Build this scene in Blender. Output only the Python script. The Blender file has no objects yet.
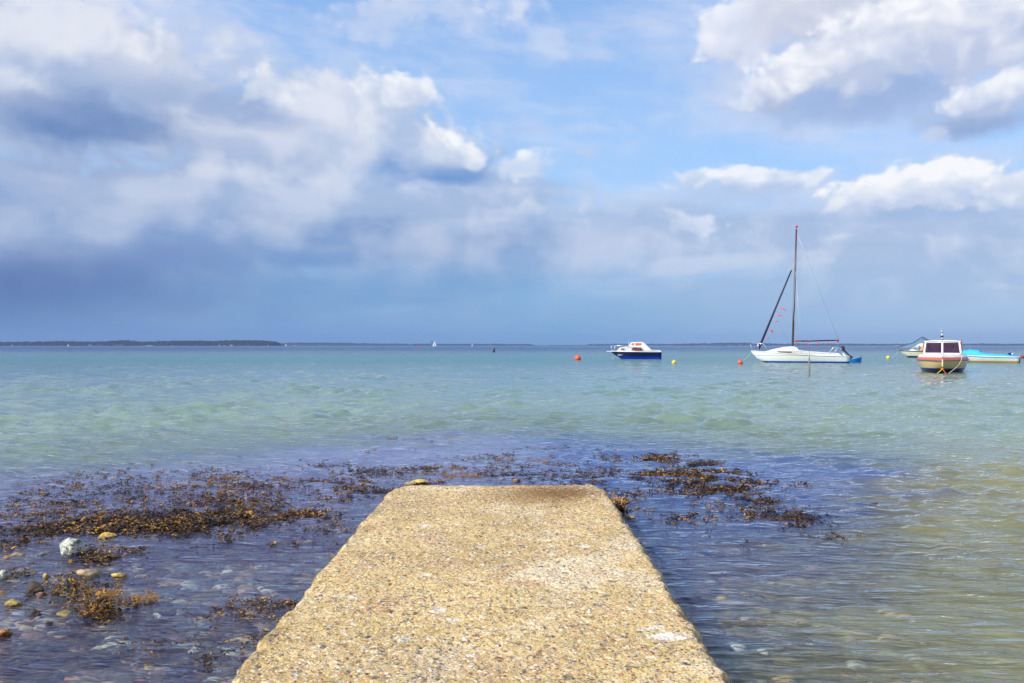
import bpy, bmesh, math, random
import numpy as np
from mathutils import Vector, Matrix, Euler

random.seed(11)
rng = np.random.default_rng(5)
scene = bpy.context.scene
COL = scene.collection
PI = math.pi
R = math.radians

# ------------------------------------------------------------------ camera
F = 796.0            # focal length in pixels of a 1024 px wide frame
H = 1.40             # eye height over the water
cam = bpy.data.cameras.new('camera')
cam.sensor_width = 36.0
cam.lens = F / 1024 * 36.0
cam.shift_y = 4.1 / 1024
cam.clip_start = 0.05
cam.clip_end = 60000
camo = bpy.data.objects.new('camera', cam)
camo.location = (0, 0, H)
camo.rotation_euler = (R(90), 0, 0)
COL.objects.link(camo)
scene.camera = camo
HY = 345.6

def at(px, py, z=0.0):
    """place on the horizontal plane z seen at photo pixel px, py"""
    d = F * (H - z) / (py - HY)
    return Vector(((px - 512) / F * d, d, z))

scene.view_settings.view_transform = 'Standard'
scene.view_settings.look = 'None'
EXPO = 0.30
scene.view_settings.exposure = EXPO
scene.view_settings.gamma = 1.0
scene.view_settings.use_curve_mapping = False
scene.cycles.use_adaptive_sampling = True
scene.cycles.adaptive_threshold = 0.014
scene.cycles.adaptive_min_samples = 6
scene.cycles.use_denoising = True
scene.cycles.max_bounces = 6
scene.cycles.transparent_max_bounces = 8
scene.cycles.transmission_bounces = 4
scene.cycles.volume_bounces = 0
scene.cycles.sample_clamp_indirect = 4.0
scene.cycles.caustics_reflective = False
scene.cycles.caustics_refractive = False

def lin(r, g, b):
    f = lambda c: (c / 255 / 12.92) if c <= 10 else ((c / 255 + 0.055) / 1.055) ** 2.4
    return (f(r), f(g), f(b), 1.0)

# ------------------------------------------------------------------ node helper
class N:
    def __init__(s, tree):
        s.t = tree
    def node(s, typ, **kw):
        n = s.t.nodes.new(typ)
        for k, v in kw.items():
            setattr(n, k, v)
        return n
    def put(s, sock, v):
        if v is None:
            return
        if isinstance(v, bpy.types.NodeSocket):
            s.t.links.new(v, sock)
        else:
            sock.default_value = v
    def m(s, op, a, b=None, c=None, clamp=False):
        n = s.node('ShaderNodeMath', operation=op, use_clamp=clamp)
        s.put(n.inputs[0], a); s.put(n.inputs[1], b); s.put(n.inputs[2], c)
        return n.outputs[0]
    def v(s, op, a, b=None, c=None):
        n = s.node('ShaderNodeVectorMath', operation=op)
        s.put(n.inputs[0], a); s.put(n.inputs[1], b)
        if op == 'SCALE':
            s.put(n.inputs['Scale'], c)
        elif c is not None:
            s.put(n.inputs[2], c)
        return n.outputs['Value'] if op in ('DOT_PRODUCT', 'LENGTH') else n.outputs[0]
    def comb(s, x, y, z):
        n = s.node('ShaderNodeCombineXYZ')
        s.put(n.inputs[0], x); s.put(n.inputs[1], y); s.put(n.inputs[2], z)
        return n.outputs[0]
    def sep(s, v):
        n = s.node('ShaderNodeSeparateXYZ'); s.put(n.inputs[0], v)
        return n.outputs
    def rng(s, x, a, b, c=0.0, d=1.0, typ='SMOOTHSTEP'):
        n = s.node('ShaderNodeMapRange', interpolation_type=typ)
        n.clamp = True if typ == 'LINEAR' else n.clamp
        for i, q in enumerate((x, a, b, c, d)):
            s.put(n.inputs[i], q)
        return n.outputs[0]
    def mix(s, f, a, b, blend='MIX'):
        n = s.node('ShaderNodeMix', data_type='RGBA', blend_type=blend)
        s.put(n.inputs[0], f); s.put(n.inputs[6], a); s.put(n.inputs[7], b)
        return n.outputs[2]
    def noise(s, vec, scale, detail=4.0, rough=0.5, dist=0.0, out=0, typ='FBM', dim='3D'):
        n = s.node('ShaderNodeTexNoise', noise_dimensions=dim)
        n.noise_type = typ
        s.put(n.inputs['Vector'], vec); s.put(n.inputs['Scale'], scale)
        s.put(n.inputs['Detail'], detail); s.put(n.inputs['Roughness'], rough)
        s.put(n.inputs['Distortion'], dist)
        return n.outputs[out]
    def vor(s, vec, scale, feature='F1', rand=1.0, detail=0.0, out='Distance', dim='3D'):
        n = s.node('ShaderNodeTexVoronoi', feature=feature, voronoi_dimensions=dim)
        s.put(n.inputs['Vector'], vec); s.put(n.inputs['Scale'], scale)
        s.put(n.inputs['Randomness'], rand)
        if 'Detail' in n.inputs:
            s.put(n.inputs['Detail'], detail)
        return n.outputs[out]
    def ramp(s, f, stops, interp='LINEAR'):
        n = s.node('ShaderNodeValToRGB')
        n.color_ramp.interpolation = interp
        el = n.color_ramp.elements
        while len(el) < len(stops):
            el.new(0.5)
        for e, (p, c) in zip(el, stops):
            e.position = p; e.color = c
        s.put(n.inputs[0], f)
        return n.outputs[0]

# ------------------------------------------------------------------ sun and sky
SUN_EL, SUN_AZ = R(39), R(214)        # azimuth clockwise from +Y : behind the viewer, to the left is 180..270
sdir = Vector((math.sin(SUN_AZ) * math.cos(SUN_EL), math.cos(SUN_AZ) * math.cos(SUN_EL), math.sin(SUN_EL)))
SUN_AZ = R(238)
sdir = Vector((math.sin(SUN_AZ) * math.cos(SUN_EL), math.cos(SUN_AZ) * math.cos(SUN_EL), math.sin(SUN_EL)))
sl = bpy.data.lights.new('sun', 'SUN')
sl.energy = 4.6
sl.angle = R(0.6)
sl.color = (1.0, 0.955, 0.87)
so = bpy.data.objects.new('sun', sl)
so.rotation_euler = sdir.to_track_quat('Z', 'Y').to_euler()
so.location = (-20, -20, 30)
COL.objects.link(so)

world = bpy.data.worlds.new('World')
scene.world = world
world.use_nodes = True
world.cycles.sampling_method = 'MANUAL'
world.cycles.sample_map_resolution = 512
wt = world.node_tree
wt.nodes.clear()
w = N(wt)
STR = 0.1
sky = w.node('ShaderNodeTexSky', sky_type='NISHITA')
sky.sun_disc = False
sky.sun_elevation = SUN_EL
sky.sun_rotation = SUN_AZ
sky.air_density = 1.0
sky.dust_density = 0.6
sky.ozone_density = 3.0
tc = w.node('ShaderNodeTexCoord')
d = tc.outputs['Generated']
dx, dy, dz = w.sep(d)
az = w.m('ARCTAN2', dx, dy)
hor = w.m('SQRT', w.m('ADD', w.m('MULTIPLY', dx, dx), w.m('MULTIPLY', dy, dy)))
el = w.m('ARCTAN2', w.m('MAXIMUM', dz, 0.0), hor)

def S(r, g, b):
    c = lin(r, g, b)
    q = STR * 2 ** EXPO
    return (c[0] / q, c[1] / q, c[2] / q, 1.0)

# warped direction coordinates
base = w.comb(az, w.m('MULTIPLY', el, 1.35), 3.1)
wn = w.noise(base, 7.0, 3.0, 0.55, out=1, dim='2D')
wv = w.v('SUBTRACT', wn, (0.5, 0.5, 0.5))
wx, wy, wz = w.sep(wv)
A = w.m('MULTIPLY_ADD', wx, 0.06, az)
E = w.m('MULTIPLY_ADD', wy, 0.03, el)
P = w.comb(A, E, 1.0)
def fbm_at(off):
    return w.noise(w.v('ADD', base, off), 12.0, 5.0, 0.50, dim='2D')
F0 = fbm_at((0, 0, 0))
F1 = fbm_at((-0.014, 0.030, 0.0))
fine = w.noise(base, 46.0, 5.0, 0.62, dim='2D')
cells = w.vor(w.v('ADD', base, w.v('SCALE', wv, None, 0.10)), 30.0, 'SMOOTH_F1', detail=1.0, dim='2D')
B0 = w.m('MULTIPLY_ADD', F0, 1.0, w.m('MULTIPLY_ADD', fine, 0.55, w.m('MULTIPLY', cells, -0.42)))
Nn = w.m('SUBTRACT', B0, 0.60)
Rl = w.m('MULTIPLY_ADD', w.m('SUBTRACT', w.m('MULTIPLY_ADD', fine, 0.5, 0.10), cells), 0.55, w.m('SUBTRACT', F0, F1))
L0 = w.noise(base, 6.0, 5.0, 0.52, dim='2D')
L1 = w.noise(w.v('ADD', base, (-0.02, 0.05, 0.0)), 6.0, 5.0, 0.52, dim='2D')
R2 = w.m('SUBTRACT', L0, L1)
streak = w.noise(w.comb(w.m('MULTIPLY', az, 1.0), w.m('MULTIPLY', el, 5.0), 7.7), 6.0, 6.0, 0.58, dim='2D')
Sn = w.m('SUBTRACT', streak, 0.5)
soft_n = w.m('SUBTRACT', w.noise(base, 5.0, 5.0, 0.5, dim='2D'), 0.5)

col = w.mix(1.0, sky.outputs[0], (0.98, 1.10, 1.32, 1.0), 'MULTIPLY')
col = w.mix(1.0, col, (1.35, 1.35, 1.35, 1.0), 'MULTIPLY')
col = w.mix(w.rng(el, 0.6, 0.05, 0.50, 0.85), col, w.ramp(w.rng(el, 0.0, 0.6, typ='LINEAR'), [
    (0.0, S(150, 195, 235)), (0.35, S(170, 208, 248)), (0.75, S(156, 196, 246)), (1.0, S(108, 144, 224))]))

def cloud(col, x, y, rx, ry, light, dark, op=1.0, soft=0.5, amp=1.0, kb=1.0, kv=0.4, kr=2.2, rot=0.0, kn=None, bias=0.5):
    """a cloud centred on the direction of photo pixel x, y"""
    u, v_ = (x - 512) / F, (HY - y) / F
    a0 = math.atan(u); e0 = math.atan(v_ * math.cos(a0))
    ia = F * 1.0 / (rx * math.cos(a0) ** 2); ie = F / (ry * math.cos(a0))
    c, s = math.cos(R(rot)), math.sin(R(rot))
    px = w.v('DOT_PRODUCT', P, (c * ia, s * ia, -(a0 * c + e0 * s) * ia))
    py = w.v('DOT_PRODUCT', P, (-s * ie, c * ie, -(-a0 * s + e0 * c) * ie))
    yy = w.m('MAXIMUM', py, w.m('MULTIPLY', py, -kb)) if kb != 1.0 else py
    ln = w.v('LENGTH', w.comb(px, yy, 0.0))
    if soft < 0.8:
        soft *= 0.85; amp *= 1.45; op *= 0.95
    val = w.m('MULTIPLY_ADD', kn or Nn, amp, w.m('SUBTRACT', 1.3, ln))
    al = w.rng(val, 0.0, soft, 0.0, op)
    sh = w.m('MULTIPLY_ADD', w.m('MULTIPLY_ADD', R2, 2.0, w.m('MULTIPLY', Rl, 0.5)) if soft >= 0.8 else Rl, kr * (1.7 if soft >= 0.8 else 0.85), w.m('MULTIPLY_ADD', py, kv, bias), clamp=True)
    return w.mix(al, col, w.mix(sh, dark, light))

WHT, LGT, GRY = S(250, 250, 255), S(222, 227, 240), S(178, 192, 222)
DRK, DBL, VIO = S(122, 146, 194), S(96, 140, 192), S(92, 112, 176)
# thin high streaks
veil = w.rng(w.noise(w.comb(w.m('MULTIPLY_ADD', el, 0.9, az), w.m('MULTIPLY', el, 3.0), 1.3), 4.0, 6.0, 0.62, dim='2D'), 0.36, 0.74, 0.0, 0.65)
col = w.mix(veil, col, S(218, 226, 246))
# general cloud field, mostly felt outside the picture and in the water
fieldn = w.noise(w.comb(az, w.m('MULTIPLY', el, 2.2), 9.4), 3.1, 6.0, 0.55, dim='2D')
fmask = w.m('MULTIPLY', w.rng(fieldn, 0.54, 0.68), w.m('MAXIMUM', w.rng(el, 0.45, 0.62), w.rng(w.m('ABSOLUTE', az), 0.60, 0.72)))
col = w.mix(fmask, col, w.mix(w.m('MULTIPLY_ADD', Rl, 2.0, 0.5, clamp=True), S(160, 178, 214), S(228, 232, 243)))

CL = [
 # broad grey bank on the left, diagonal upper edge
 dict(x=30, y=80, rx=270, ry=115, light=S(224,229,242), dark=S(172,190,222), soft=0.8, amp=1.1, kr=1.3, rot=-14, op=0.97),
 dict(x=260, y=170, rx=290, ry=96, light=S(218,225,240), dark=S(166,187,222), soft=0.8, amp=1.1, kr=1.2, rot=-16, op=0.96),
 dict(x=60, y=228, rx=420, ry=80, light=S(186,200,226), dark=S(138,162,206), soft=0.75 + 0.05, amp=0.9, kr=0.7, op=0.94),
 dict(x=400, y=246, rx=300, ry=56, light=S(190,205,230), dark=S(140,172,214), soft=0.9, amp=0.9, kr=0.8, op=0.9, kn=Sn),
 dict(x=690, y=246, rx=260, ry=44, light=S(196,210,236), dark=S(164,188,222), soft=0.9, amp=1.0, kr=0.9, op=0.9, kn=Sn),
 dict(x=960, y=240, rx=240, ry=50, light=S(206,217,238), dark=S(170,193,226), soft=0.9, amp=1.0, kr=0.9, op=0.9, kn=Sn),
 dict(x=385, y=22, rx=58, ry=24, light=S(222,228,246), dark=S(196,212,242), soft=0.9, amp=1.5, kr=1.2, op=0.8),
 dict(x=440, y=6, rx=90, ry=18, light=S(222,228,246), dark=S(196,212,242), soft=0.9, amp=1.5, kr=1.2, op=0.8),
 dict(x=545, y=40, rx=22, ry=14, light=S(216,226,246), dark=S(196,212,242), soft=0.9, amp=1.3, kr=1.0, op=0.6),
 dict(x=520, y=128, rx=26, ry=12, light=S(200,214,244), dark=S(186,206,240), soft=0.9, amp=1.3, kr=1.0, op=0.45),
 dict(x=582, y=152, rx=20, ry=8, light=S(204,216,244), dark=S(186,206,240), soft=0.9, amp=1.3, kr=1.0, op=0.5),
 dict(x=235, y=50, rx=120, ry=34, light=S(204,215,240), dark=S(188,206,240), soft=0.9, amp=1.2, kr=1.0, op=0.7, rot=-20),
 dict(x=400, y=150, rx=150, ry=56, light=S(220,227,242), dark=S(172,194,228), soft=0.8, amp=1.1, kr=1.1, rot=-20, op=0.95),
 dict(x=470, y=196, rx=130, ry=26, light=S(206,218,240), dark=S(166,190,226), soft=0.8, amp=1.0, kr=1.2, op=0.9),
 dict(x=600, y=222, rx=120, ry=24, light=S(200,214,238), dark=S(166,190,226), soft=0.8, amp=1.0, kr=1.2, op=0.8),
 dict(x=820, y=232, rx=150, ry=22, light=S(206,218,240), dark=S(172,194,228), soft=0.8, amp=1.1, kr=1.4, op=0.7),
 dict(x=300, y=238, rx=330, ry=30, light=S(182,198,226), dark=S(132,162,208), soft=0.9, amp=1.0, kr=0.7, op=0.8, kn=Sn),
 dict(x=940, y=180, rx=150, ry=50, light=S(208,220,244), dark=S(190,208,240), soft=1.0, amp=0.9, kr=0.7, op=0.6),
 dict(x=850, y=60, rx=200, ry=70, light=S(208,219,244), dark=S(182,200,236), soft=1.0, amp=0.8, kr=0.7, op=0.7),
 # brighter parts of the left bank
 dict(x=110, y=55, rx=125, ry=44, light=S(228,232,244), dark=S(196,206,230), soft=1.0, amp=1.0, kr=1.3, op=0.95, kb=1.2, rot=-10),
 dict(x=160, y=52, rx=52, ry=26, light=S(246,247,252), dark=S(208,216,234), soft=1.0, amp=0.9, kr=1.6, op=0.8, kb=1.3),
 dict(x=265, y=140, rx=110, ry=26, light=S(208,215,236), dark=S(190,202,228), soft=1.0, amp=0.9, kr=1.2, op=0.7),
 # dark undersides of the left bank
 dict(x=80, y=118, rx=125, ry=34, light=S(146,168,208), dark=S(108,140,192), soft=1.0, amp=0.7, kr=0.6, op=0.95, kv=0.35),
 dict(x=110, y=128, rx=60, ry=18, light=S(130,156,202), dark=S(102,136,190), soft=1.0, amp=0.7, kr=0.6, op=0.7, kv=0.35),
 dict(x=190, y=96, rx=80, ry=18, light=S(180,196,226), dark=S(158,178,214), soft=1.0, amp=0.8, kr=0.8, op=0.6),
 dict(x=250, y=112, rx=62, ry=20, light=S(160,182,220), dark=S(140,164,210), soft=1.0, amp=0.7, kr=0.6, op=0.85),
 dict(x=50, y=290, rx=290, ry=50, light=S(108,132,184), dark=S(84,106,166), soft=1.2, amp=0.5, kr=0.4, op=0.95, kn=Sn, kv=0.2),
 dict(x=150, y=250, rx=150, ry=14, light=S(140,164,208), dark=S(122,150,200), soft=1.2, amp=1.0, kr=0.4, op=0.6, kn=Sn),
 dict(x=390, y=292, rx=250, ry=26, light=S(140,178,220), dark=S(114,160,210), soft=1.1, amp=1.0, kr=0.4, op=0.75, kn=Sn, kv=0.2),
 dict(x=300, y=262, rx=90, ry=9, light=S(138,170,214), dark=S(112,152,206), soft=1.1, amp=1.0, kr=0.4, op=0.7, kn=Sn, kv=0.2),
 dict(x=700, y=308, rx=380, ry=26, light=S(168,196,226), dark=S(148,180,216), soft=1.2, amp=0.8, kr=0.4, op=0.6, kn=Sn),
 # brighter puffs inside the left bank
 dict(x=330, y=100, rx=110, ry=26, light=S(226,231,244), dark=S(196,208,232), soft=0.8, amp=1.0, kr=1.2, op=0.85, rot=-6),
 dict(x=440, y=150, rx=110, ry=26, light=S(222,229,243), dark=S(182,200,230), soft=0.8, amp=1.0, kr=1.2, op=0.85, rot=-24),
 dict(x=268, y=90, rx=27, ry=15, light=S(252,253,255), dark=S(190,204,230), soft=0.7, amp=0.8, kr=1.5, op=0.9, kb=1.1, kv=0.4, bias=0.7),
 dict(x=392, y=99, rx=50, ry=19, light=S(248,250,255), dark=S(184,200,230), soft=0.7, amp=0.9, kr=1.6, op=0.92, kb=1.1, kv=0.5, bias=0.65),
 dict(x=436, y=158, rx=72, ry=26, light=S(204,216,238), dark=S(118,158,214), soft=0.8, amp=0.7, kr=0.7, op=0.95, kb=1.0, kv=0.9, bias=0.45),
 dict(x=455, y=174, rx=52, ry=12, light=S(120,160,214), dark=S(100,148,210), soft=1.0, amp=0.4, kr=0.4, op=0.7, kb=1.0),
 dict(x=434, y=136, rx=32, ry=13, light=S(253,254,255), dark=S(190,206,234), soft=0.6, amp=0.9, kr=1.6, op=0.85, kb=1.0, kv=0.5, bias=0.75, rot=-10),
 dict(x=470, y=148, rx=30, ry=11, light=S(250,252,255), dark=S(190,206,234), soft=0.6, amp=0.9, kr=1.6, op=0.8, kb=1.0, kv=0.5, bias=0.7, rot=-25),
 dict(x=521, y=168, rx=29, ry=14, light=S(252,253,255), dark=S(188,206,234), soft=0.7, amp=0.8, kr=1.6, op=0.85, kb=1.1, kv=0.5, bias=0.7),
 dict(x=70, y=186, rx=170, ry=14, light=S(198,209,234), dark=S(176,193,224), soft=0.9, amp=1.3, kr=1.0, op=0.6, kn=Sn),
 dict(x=240, y=172, rx=60, ry=10, light=S(216,223,240), dark=S(184,200,228), soft=0.9, amp=1.0, kr=1.0, op=0.7),
 dict(x=340, y=205, rx=190, ry=14, light=S(200,212,235), dark=S(170,191,224), soft=0.9, amp=1.4, kr=1.0, op=0.6, kn=Sn),
 dict(x=560, y=212, rx=66, ry=9, light=S(216,225,242), dark=S(170,193,228), soft=0.7, amp=1.1, kr=1.5, op=0.8, kb=1.2),
 dict(x=475, y=226, rx=70, ry=8, light=S(204,215,238), dark=S(168,192,226), soft=0.8, amp=1.1, kr=1.0, op=0.6, kn=Sn),
 dict(x=420, y=298, rx=36, ry=4, light=S(164,188,222), dark=S(144,174,216), soft=0.8, amp=1.1, kr=1.0, op=0.5, kn=Sn),
 # right side: scattered cumulus
 dict(x=680, y=228, rx=70, ry=20, light=S(214,223,242), dark=S(182,202,232), soft=0.9, amp=1.1, kr=1.2, op=0.8),
 dict(x=690, y=227, rx=42, ry=14, light=S(246,249,255), dark=S(196,212,238), soft=0.75, amp=0.9, kr=1.6, op=0.8, kb=1.2, kv=0.4, bias=0.65),
 dict(x=620, y=225, rx=60, ry=14, light=S(188,204,234), dark=S(160,186,224), soft=0.9, amp=1.0, kr=0.8, op=0.7),
 dict(x=640, y=255, rx=110, ry=12, light=S(198,212,236), dark=S(164,188,224), soft=0.9, amp=1.2, kr=1.0, op=0.6, kn=Sn),
 dict(x=690, y=268, rx=70, ry=9, light=S(210,221,241), dark=S(180,201,232), soft=0.8, amp=1.2, kr=1.2, op=0.65),
 dict(x=880, y=243, rx=60, ry=8, light=S(226,232,246), dark=S(184,203,232), soft=0.8, amp=1.2, kr=1.4, op=0.75),
 dict(x=985, y=242, rx=70, ry=10, light=S(222,229,244), dark=S(180,199,230), soft=0.8, amp=1.2, kr=1.4, op=0.75),
 dict(x=900, y=276, rx=220, ry=34, light=S(204,216,238), dark=S(168,192,226), soft=0.9, amp=1.1, kr=1.4, op=0.8, kn=Sn),
 dict(x=860, y=262, rx=90, ry=10, light=S(216,225,242), dark=S(180,200,230), soft=0.8, amp=1.1, kr=1.4, op=0.6, kn=Sn),
 dict(x=1015, y=284, rx=26, ry=5, light=S(226,231,243), dark=S(186,202,228), soft=0.8, amp=1.0, kr=1.4, op=0.8),
 dict(x=705, y=176, rx=20, ry=10, light=S(246,249,255), dark=S(194,211,238), soft=0.6, amp=0.9, kr=1.6, op=0.9, kb=1.1, bias=0.65),
 dict(x=770, y=186, rx=90, ry=22, light=S(210,221,244), dark=S(182,203,236), soft=0.9, amp=1.1, kr=1.2, op=0.75),
 dict(x=765, y=180, rx=60, ry=16, light=S(246,249,255), dark=S(186,205,236), soft=0.5, amp=0.9, kr=1.7, op=0.93, kb=1.1, kv=0.7, bias=0.58),
 dict(x=900, y=211, rx=130, ry=12, light=S(196,210,238), dark=S(164,189,226), soft=0.8, amp=0.9, kr=0.8, op=0.85),
 dict(x=925, y=188, rx=86, ry=26, light=S(254,254,255), dark=S(200,213,238), soft=0.4, amp=0.8, kr=1.6, op=0.97, kb=1.2, kv=0.7, bias=0.66),
 dict(x=1040, y=188, rx=70, ry=22, light=S(252,252,255), dark=S(196,211,236), soft=0.5, amp=0.8, kr=1.6, op=0.95, kb=1.2, kv=0.5, bias=0.65),
 # top right cumulus
 dict(x=860, y=96, rx=130, ry=30, light=S(166,188,228), dark=S(152,178,222), soft=1.0, amp=0.6, kr=0.5, op=0.92),
 dict(x=750, y=30, rx=60, ry=30, light=S(246,248,255), dark=S(206,215,238), soft=0.45, amp=0.8, kr=1.5, op=0.96, kv=0.4, bias=0.62),
 dict(x=845, y=0, rx=110, ry=40, light=S(226,229,240), dark=S(196,204,226), soft=0.7, amp=0.6, kr=1.2, op=0.97, kv=0.3, bias=0.55),
 dict(x=800, y=72, rx=62, ry=24, light=S(250,251,255), dark=S(178,192,224), soft=0.5, amp=0.8, kr=1.5, op=0.97, kb=1.1, kv=0.6, rot=24, bias=0.62),
 dict(x=885, y=45, rx=96, ry=38, light=S(248,249,255), dark=S(194,205,231), soft=0.6, amp=0.7, kr=1.5, op=0.97, kb=1.1, kv=0.7, rot=14, bias=0.58),
 dict(x=985, y=28, rx=90, ry=44, light=S(252,252,255), dark=S(192,203,230), soft=0.6, amp=0.7, kr=1.5, op=0.97, kb=1.0, kv=0.6, bias=0.55),
 dict(x=975, y=120, rx=62, ry=17, light=S(170,187,222), dark=S(150,172,214), soft=0.8, amp=0.8, kr=0.8, op=0.9),
 dict(x=990, y=97, rx=48, ry=19, light=S(250,251,255), dark=S(184,198,228), soft=0.6, amp=0.8, kr=1.6, op=0.93, kb=1.1, kv=0.6, bias=0.6),
 dict(x=935, y=132, rx=20, ry=9, light=S(226,232,246), dark=S(196,210,238), soft=0.8, amp=0.8, kr=1.2, op=0.75),
 dict(x=720, y=96, rx=40, ry=18, light=S(206,219,245), dark=S(190,209,242), soft=1.0, amp=1.0, kr=1.0, op=0.6),
]
for c in CL:
    col = cloud(col, **c)
# low haze towards the horizon, darker blue on the left
hz = w.ramp(w.rng(az, -0.62, 0.62, typ='LINEAR'), [(0.0, S(100, 134, 182)), (0.3, S(112, 156, 204)), (0.55, S(120, 170, 214)), (0.8, S(164, 194, 226)), (1.0, S(174, 200, 228))])
col = w.mix(w.rng(el, 0.14, -0.02, 0.0, 0.95), col, hz)
bg = w.node('ShaderNodeBackground')
w.put(bg.inputs['Color'], col)
bg.inputs['Strength'].default_value = STR
wo = w.node('ShaderNodeOutputWorld')
wt.links.new(bg.outputs[0], wo.inputs[0])

# ------------------------------------------------------------------ mesh and material helpers
def gnoise(x, y, seed=0):
    """2-D gradient noise, about -0.7..0.7"""
    x = np.asarray(x, float); y = np.asarray(y, float)
    xi = np.floor(x).astype(np.int64); yi = np.floor(y).astype(np.int64)
    xf = x - xi; yf = y - yi
    u = xf * xf * xf * (xf * (xf * 6 - 15) + 10); v = yf * yf * yf * (yf * (yf * 6 - 15) + 10)
    def g(ix, iy, fx, fy):
        h = (ix * 374761393 + iy * 668265263 + seed * 974634777) & 0xffffffff
        h = ((h ^ (h >> 13)) * 1274126177) & 0xffffffff
        h = (h ^ (h >> 16)) & 0xffff
        a = h / 65536.0 * 2 * np.pi
        return np.cos(a) * fx + np.sin(a) * fy
    a = g(xi, yi, xf, yf); b = g(xi + 1, yi, xf - 1, yf)
    c = g(xi, yi + 1, xf, yf - 1); d = g(xi + 1, yi + 1, xf - 1, yf - 1)
    return (a * (1 - u) + b * u) * (1 - v) + (c * (1 - u) + d * u) * v
def fbm(x, y, oct=4, seed=0, rough=0.5):
    s = 0; a = 1.0; f = 1.0
    for i in range(oct):
        s = s + a * gnoise(np.asarray(x) * f + 13.7 * i, np.asarray(y) * f - 7.1 * i, seed + i)
        a *= rough; f *= 2.03
    return s

def tag(o, label=None, cat=None, group=None, kind=None):
    if label: o['label'] = label
    if cat: o['category'] = cat
    if group: o['group'] = group
    if kind: o['kind'] = kind
    return o

def link(name, me, mat=None, parent=None, smooth=True):
    me.name = name
    if mat is not None:
        for m_ in (mat if isinstance(mat, (list, tuple)) else [mat]):
            me.materials.append(m_)
    if smooth:
        me.polygons.foreach_set('use_smooth', [True] * len(me.polygons))
    o = bpy.data.objects.new(name, me)
    COL.objects.link(o)
    if parent is not None:
        o.parent = parent
    return o

def grid_mesh(name, X, Y, Z):
    ny, nx = X.shape
    co = np.stack([X, Y, Z], -1).reshape(-1, 3).astype(np.float32)
    i = np.arange(ny - 1)[:, None] * nx + np.arange(nx - 1)[None, :]
    q = np.stack([i, i + 1, i + nx + 1, i + nx], -1).reshape(-1, 4)
    me = bpy.data.meshes.new(name)
    me.vertices.add(len(co)); me.vertices.foreach_set('co', co.ravel())
    me.loops.add(q.size); me.loops.foreach_set('vertex_index', q.ravel().astype(np.int32))
    me.polygons.add(len(q)); me.polygons.foreach_set('loop_start', np.arange(0, q.size, 4, dtype=np.int32))
    me.update(calc_edges=True)
    return me

def material(name):
    m = bpy.data.materials.new(name)
    m.use_nodes = True
    t = m.node_tree
    t.nodes.clear()
    n = N(t)
    out = n.node('ShaderNodeOutputMaterial')
    return m, n, out
def finish(n, out, color, rough=0.6, bump=None, bstr=0.3, bdist=0.01, spec=0.5, metallic=0.0, coat=0.0):
    b = n.node('ShaderNodeBsdfPrincipled')
    n.put(b.inputs['Base Color'], color); n.put(b.inputs['Roughness'], rough)
    n.put(b.inputs['Specular IOR Level'], spec); n.put(b.inputs['Metallic'], metallic)
    n.put(b.inputs['Coat Weight'], coat)
    if bump is not None:
        bn = n.node('ShaderNodeBump')
        n.put(bn.inputs['Strength'], bstr); n.put(bn.inputs['Distance'], bdist); n.put(bn.inputs['Height'], bump)
        n.put(b.inputs['Normal'], bn.outputs[0])
    n.put(out.inputs[0], b.outputs[0])
    return b
def objco(n):
    return n.node('ShaderNodeTexCoord').outputs['Object']
def geopos(n):
    return n.node('ShaderNodeNewGeometry').outputs['Position']

# ------------------------------------------------------------------ ground under the water
def sea_floor(x, y):
    """height of the bottom"""
    z = -0.16 - 0.035 * (y - 3.0) - 0.012 * np.maximum(y - 12, 0)
    z = z + np.where(y < 1.0, (1.0 - y) * 0.16, 0)
    z = z - 0.10 * np.clip((x - 1.0) / 3.0, 0, 1)
    z = z + 0.05 * fbm(x * 0.8, y * 0.8, 3, 3) + 0.02 * fbm(x * 3, y * 3, 2, 9)
    return np.maximum(z, -6.0)

ys = np.concatenate([np.linspace(-14, 2, 33)[:-1], np.linspace(2, 16, 220)[:-1], np.geomspace(16, 7600, 60)])
t_ = np.linspace(-1, 1, 241)
Yg, Tg = np.meshgrid(ys, t_, indexing='ij')
Xg = Tg * np.abs(Tg) ** 0.6 * (np.maximum(Yg, 0) * 1.35 + 14)
Xg = np.clip(Xg, -7600, 7600)
sb = grid_mesh('seabed', Xg, Yg, sea_floor(Xg, Yg))
m, n, out = material('bottom sand and stones')
p = geopos(n)
px_, py_, pz_ = n.sep(p)
cells = n.vor(n.v('MULTIPLY', p, (1.0, 1.0, 0.3)), 9.0, 'F1', out='Color')
celld = n.vor(n.v('MULTIPLY', p, (1.0, 1.0, 0.3)), 9.0, 'F1')
r1, r2, r3 = n.sep(cells)
stone = n.ramp(r1, [(0.0, lin(130, 100, 88)), (0.3, lin(172, 132, 108)), (0.5, lin(190, 136, 118)), (0.7, lin(222, 186, 138)), (0.88, lin(134, 128, 132)), (1.0, lin(222, 208, 184))])
sandc = n.mix(n.rng(n.noise(n.v('MULTIPLY', p, (1.0, 2.2, 1.0)), 5.0, 6.0, 0.7), 0.40, 0.62), lin(178, 158, 96), lin(222, 204, 138))  # sand tone varies; its bright yellow flecks imitate caustic light in the colour
weedn = n.noise(p, 0.8, 4.0, 0.6)
sandy = n.mix(n.rng(weedn, 0.42, 0.62, 0.0, 0.75), sandc, lin(104, 98, 52))
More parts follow.
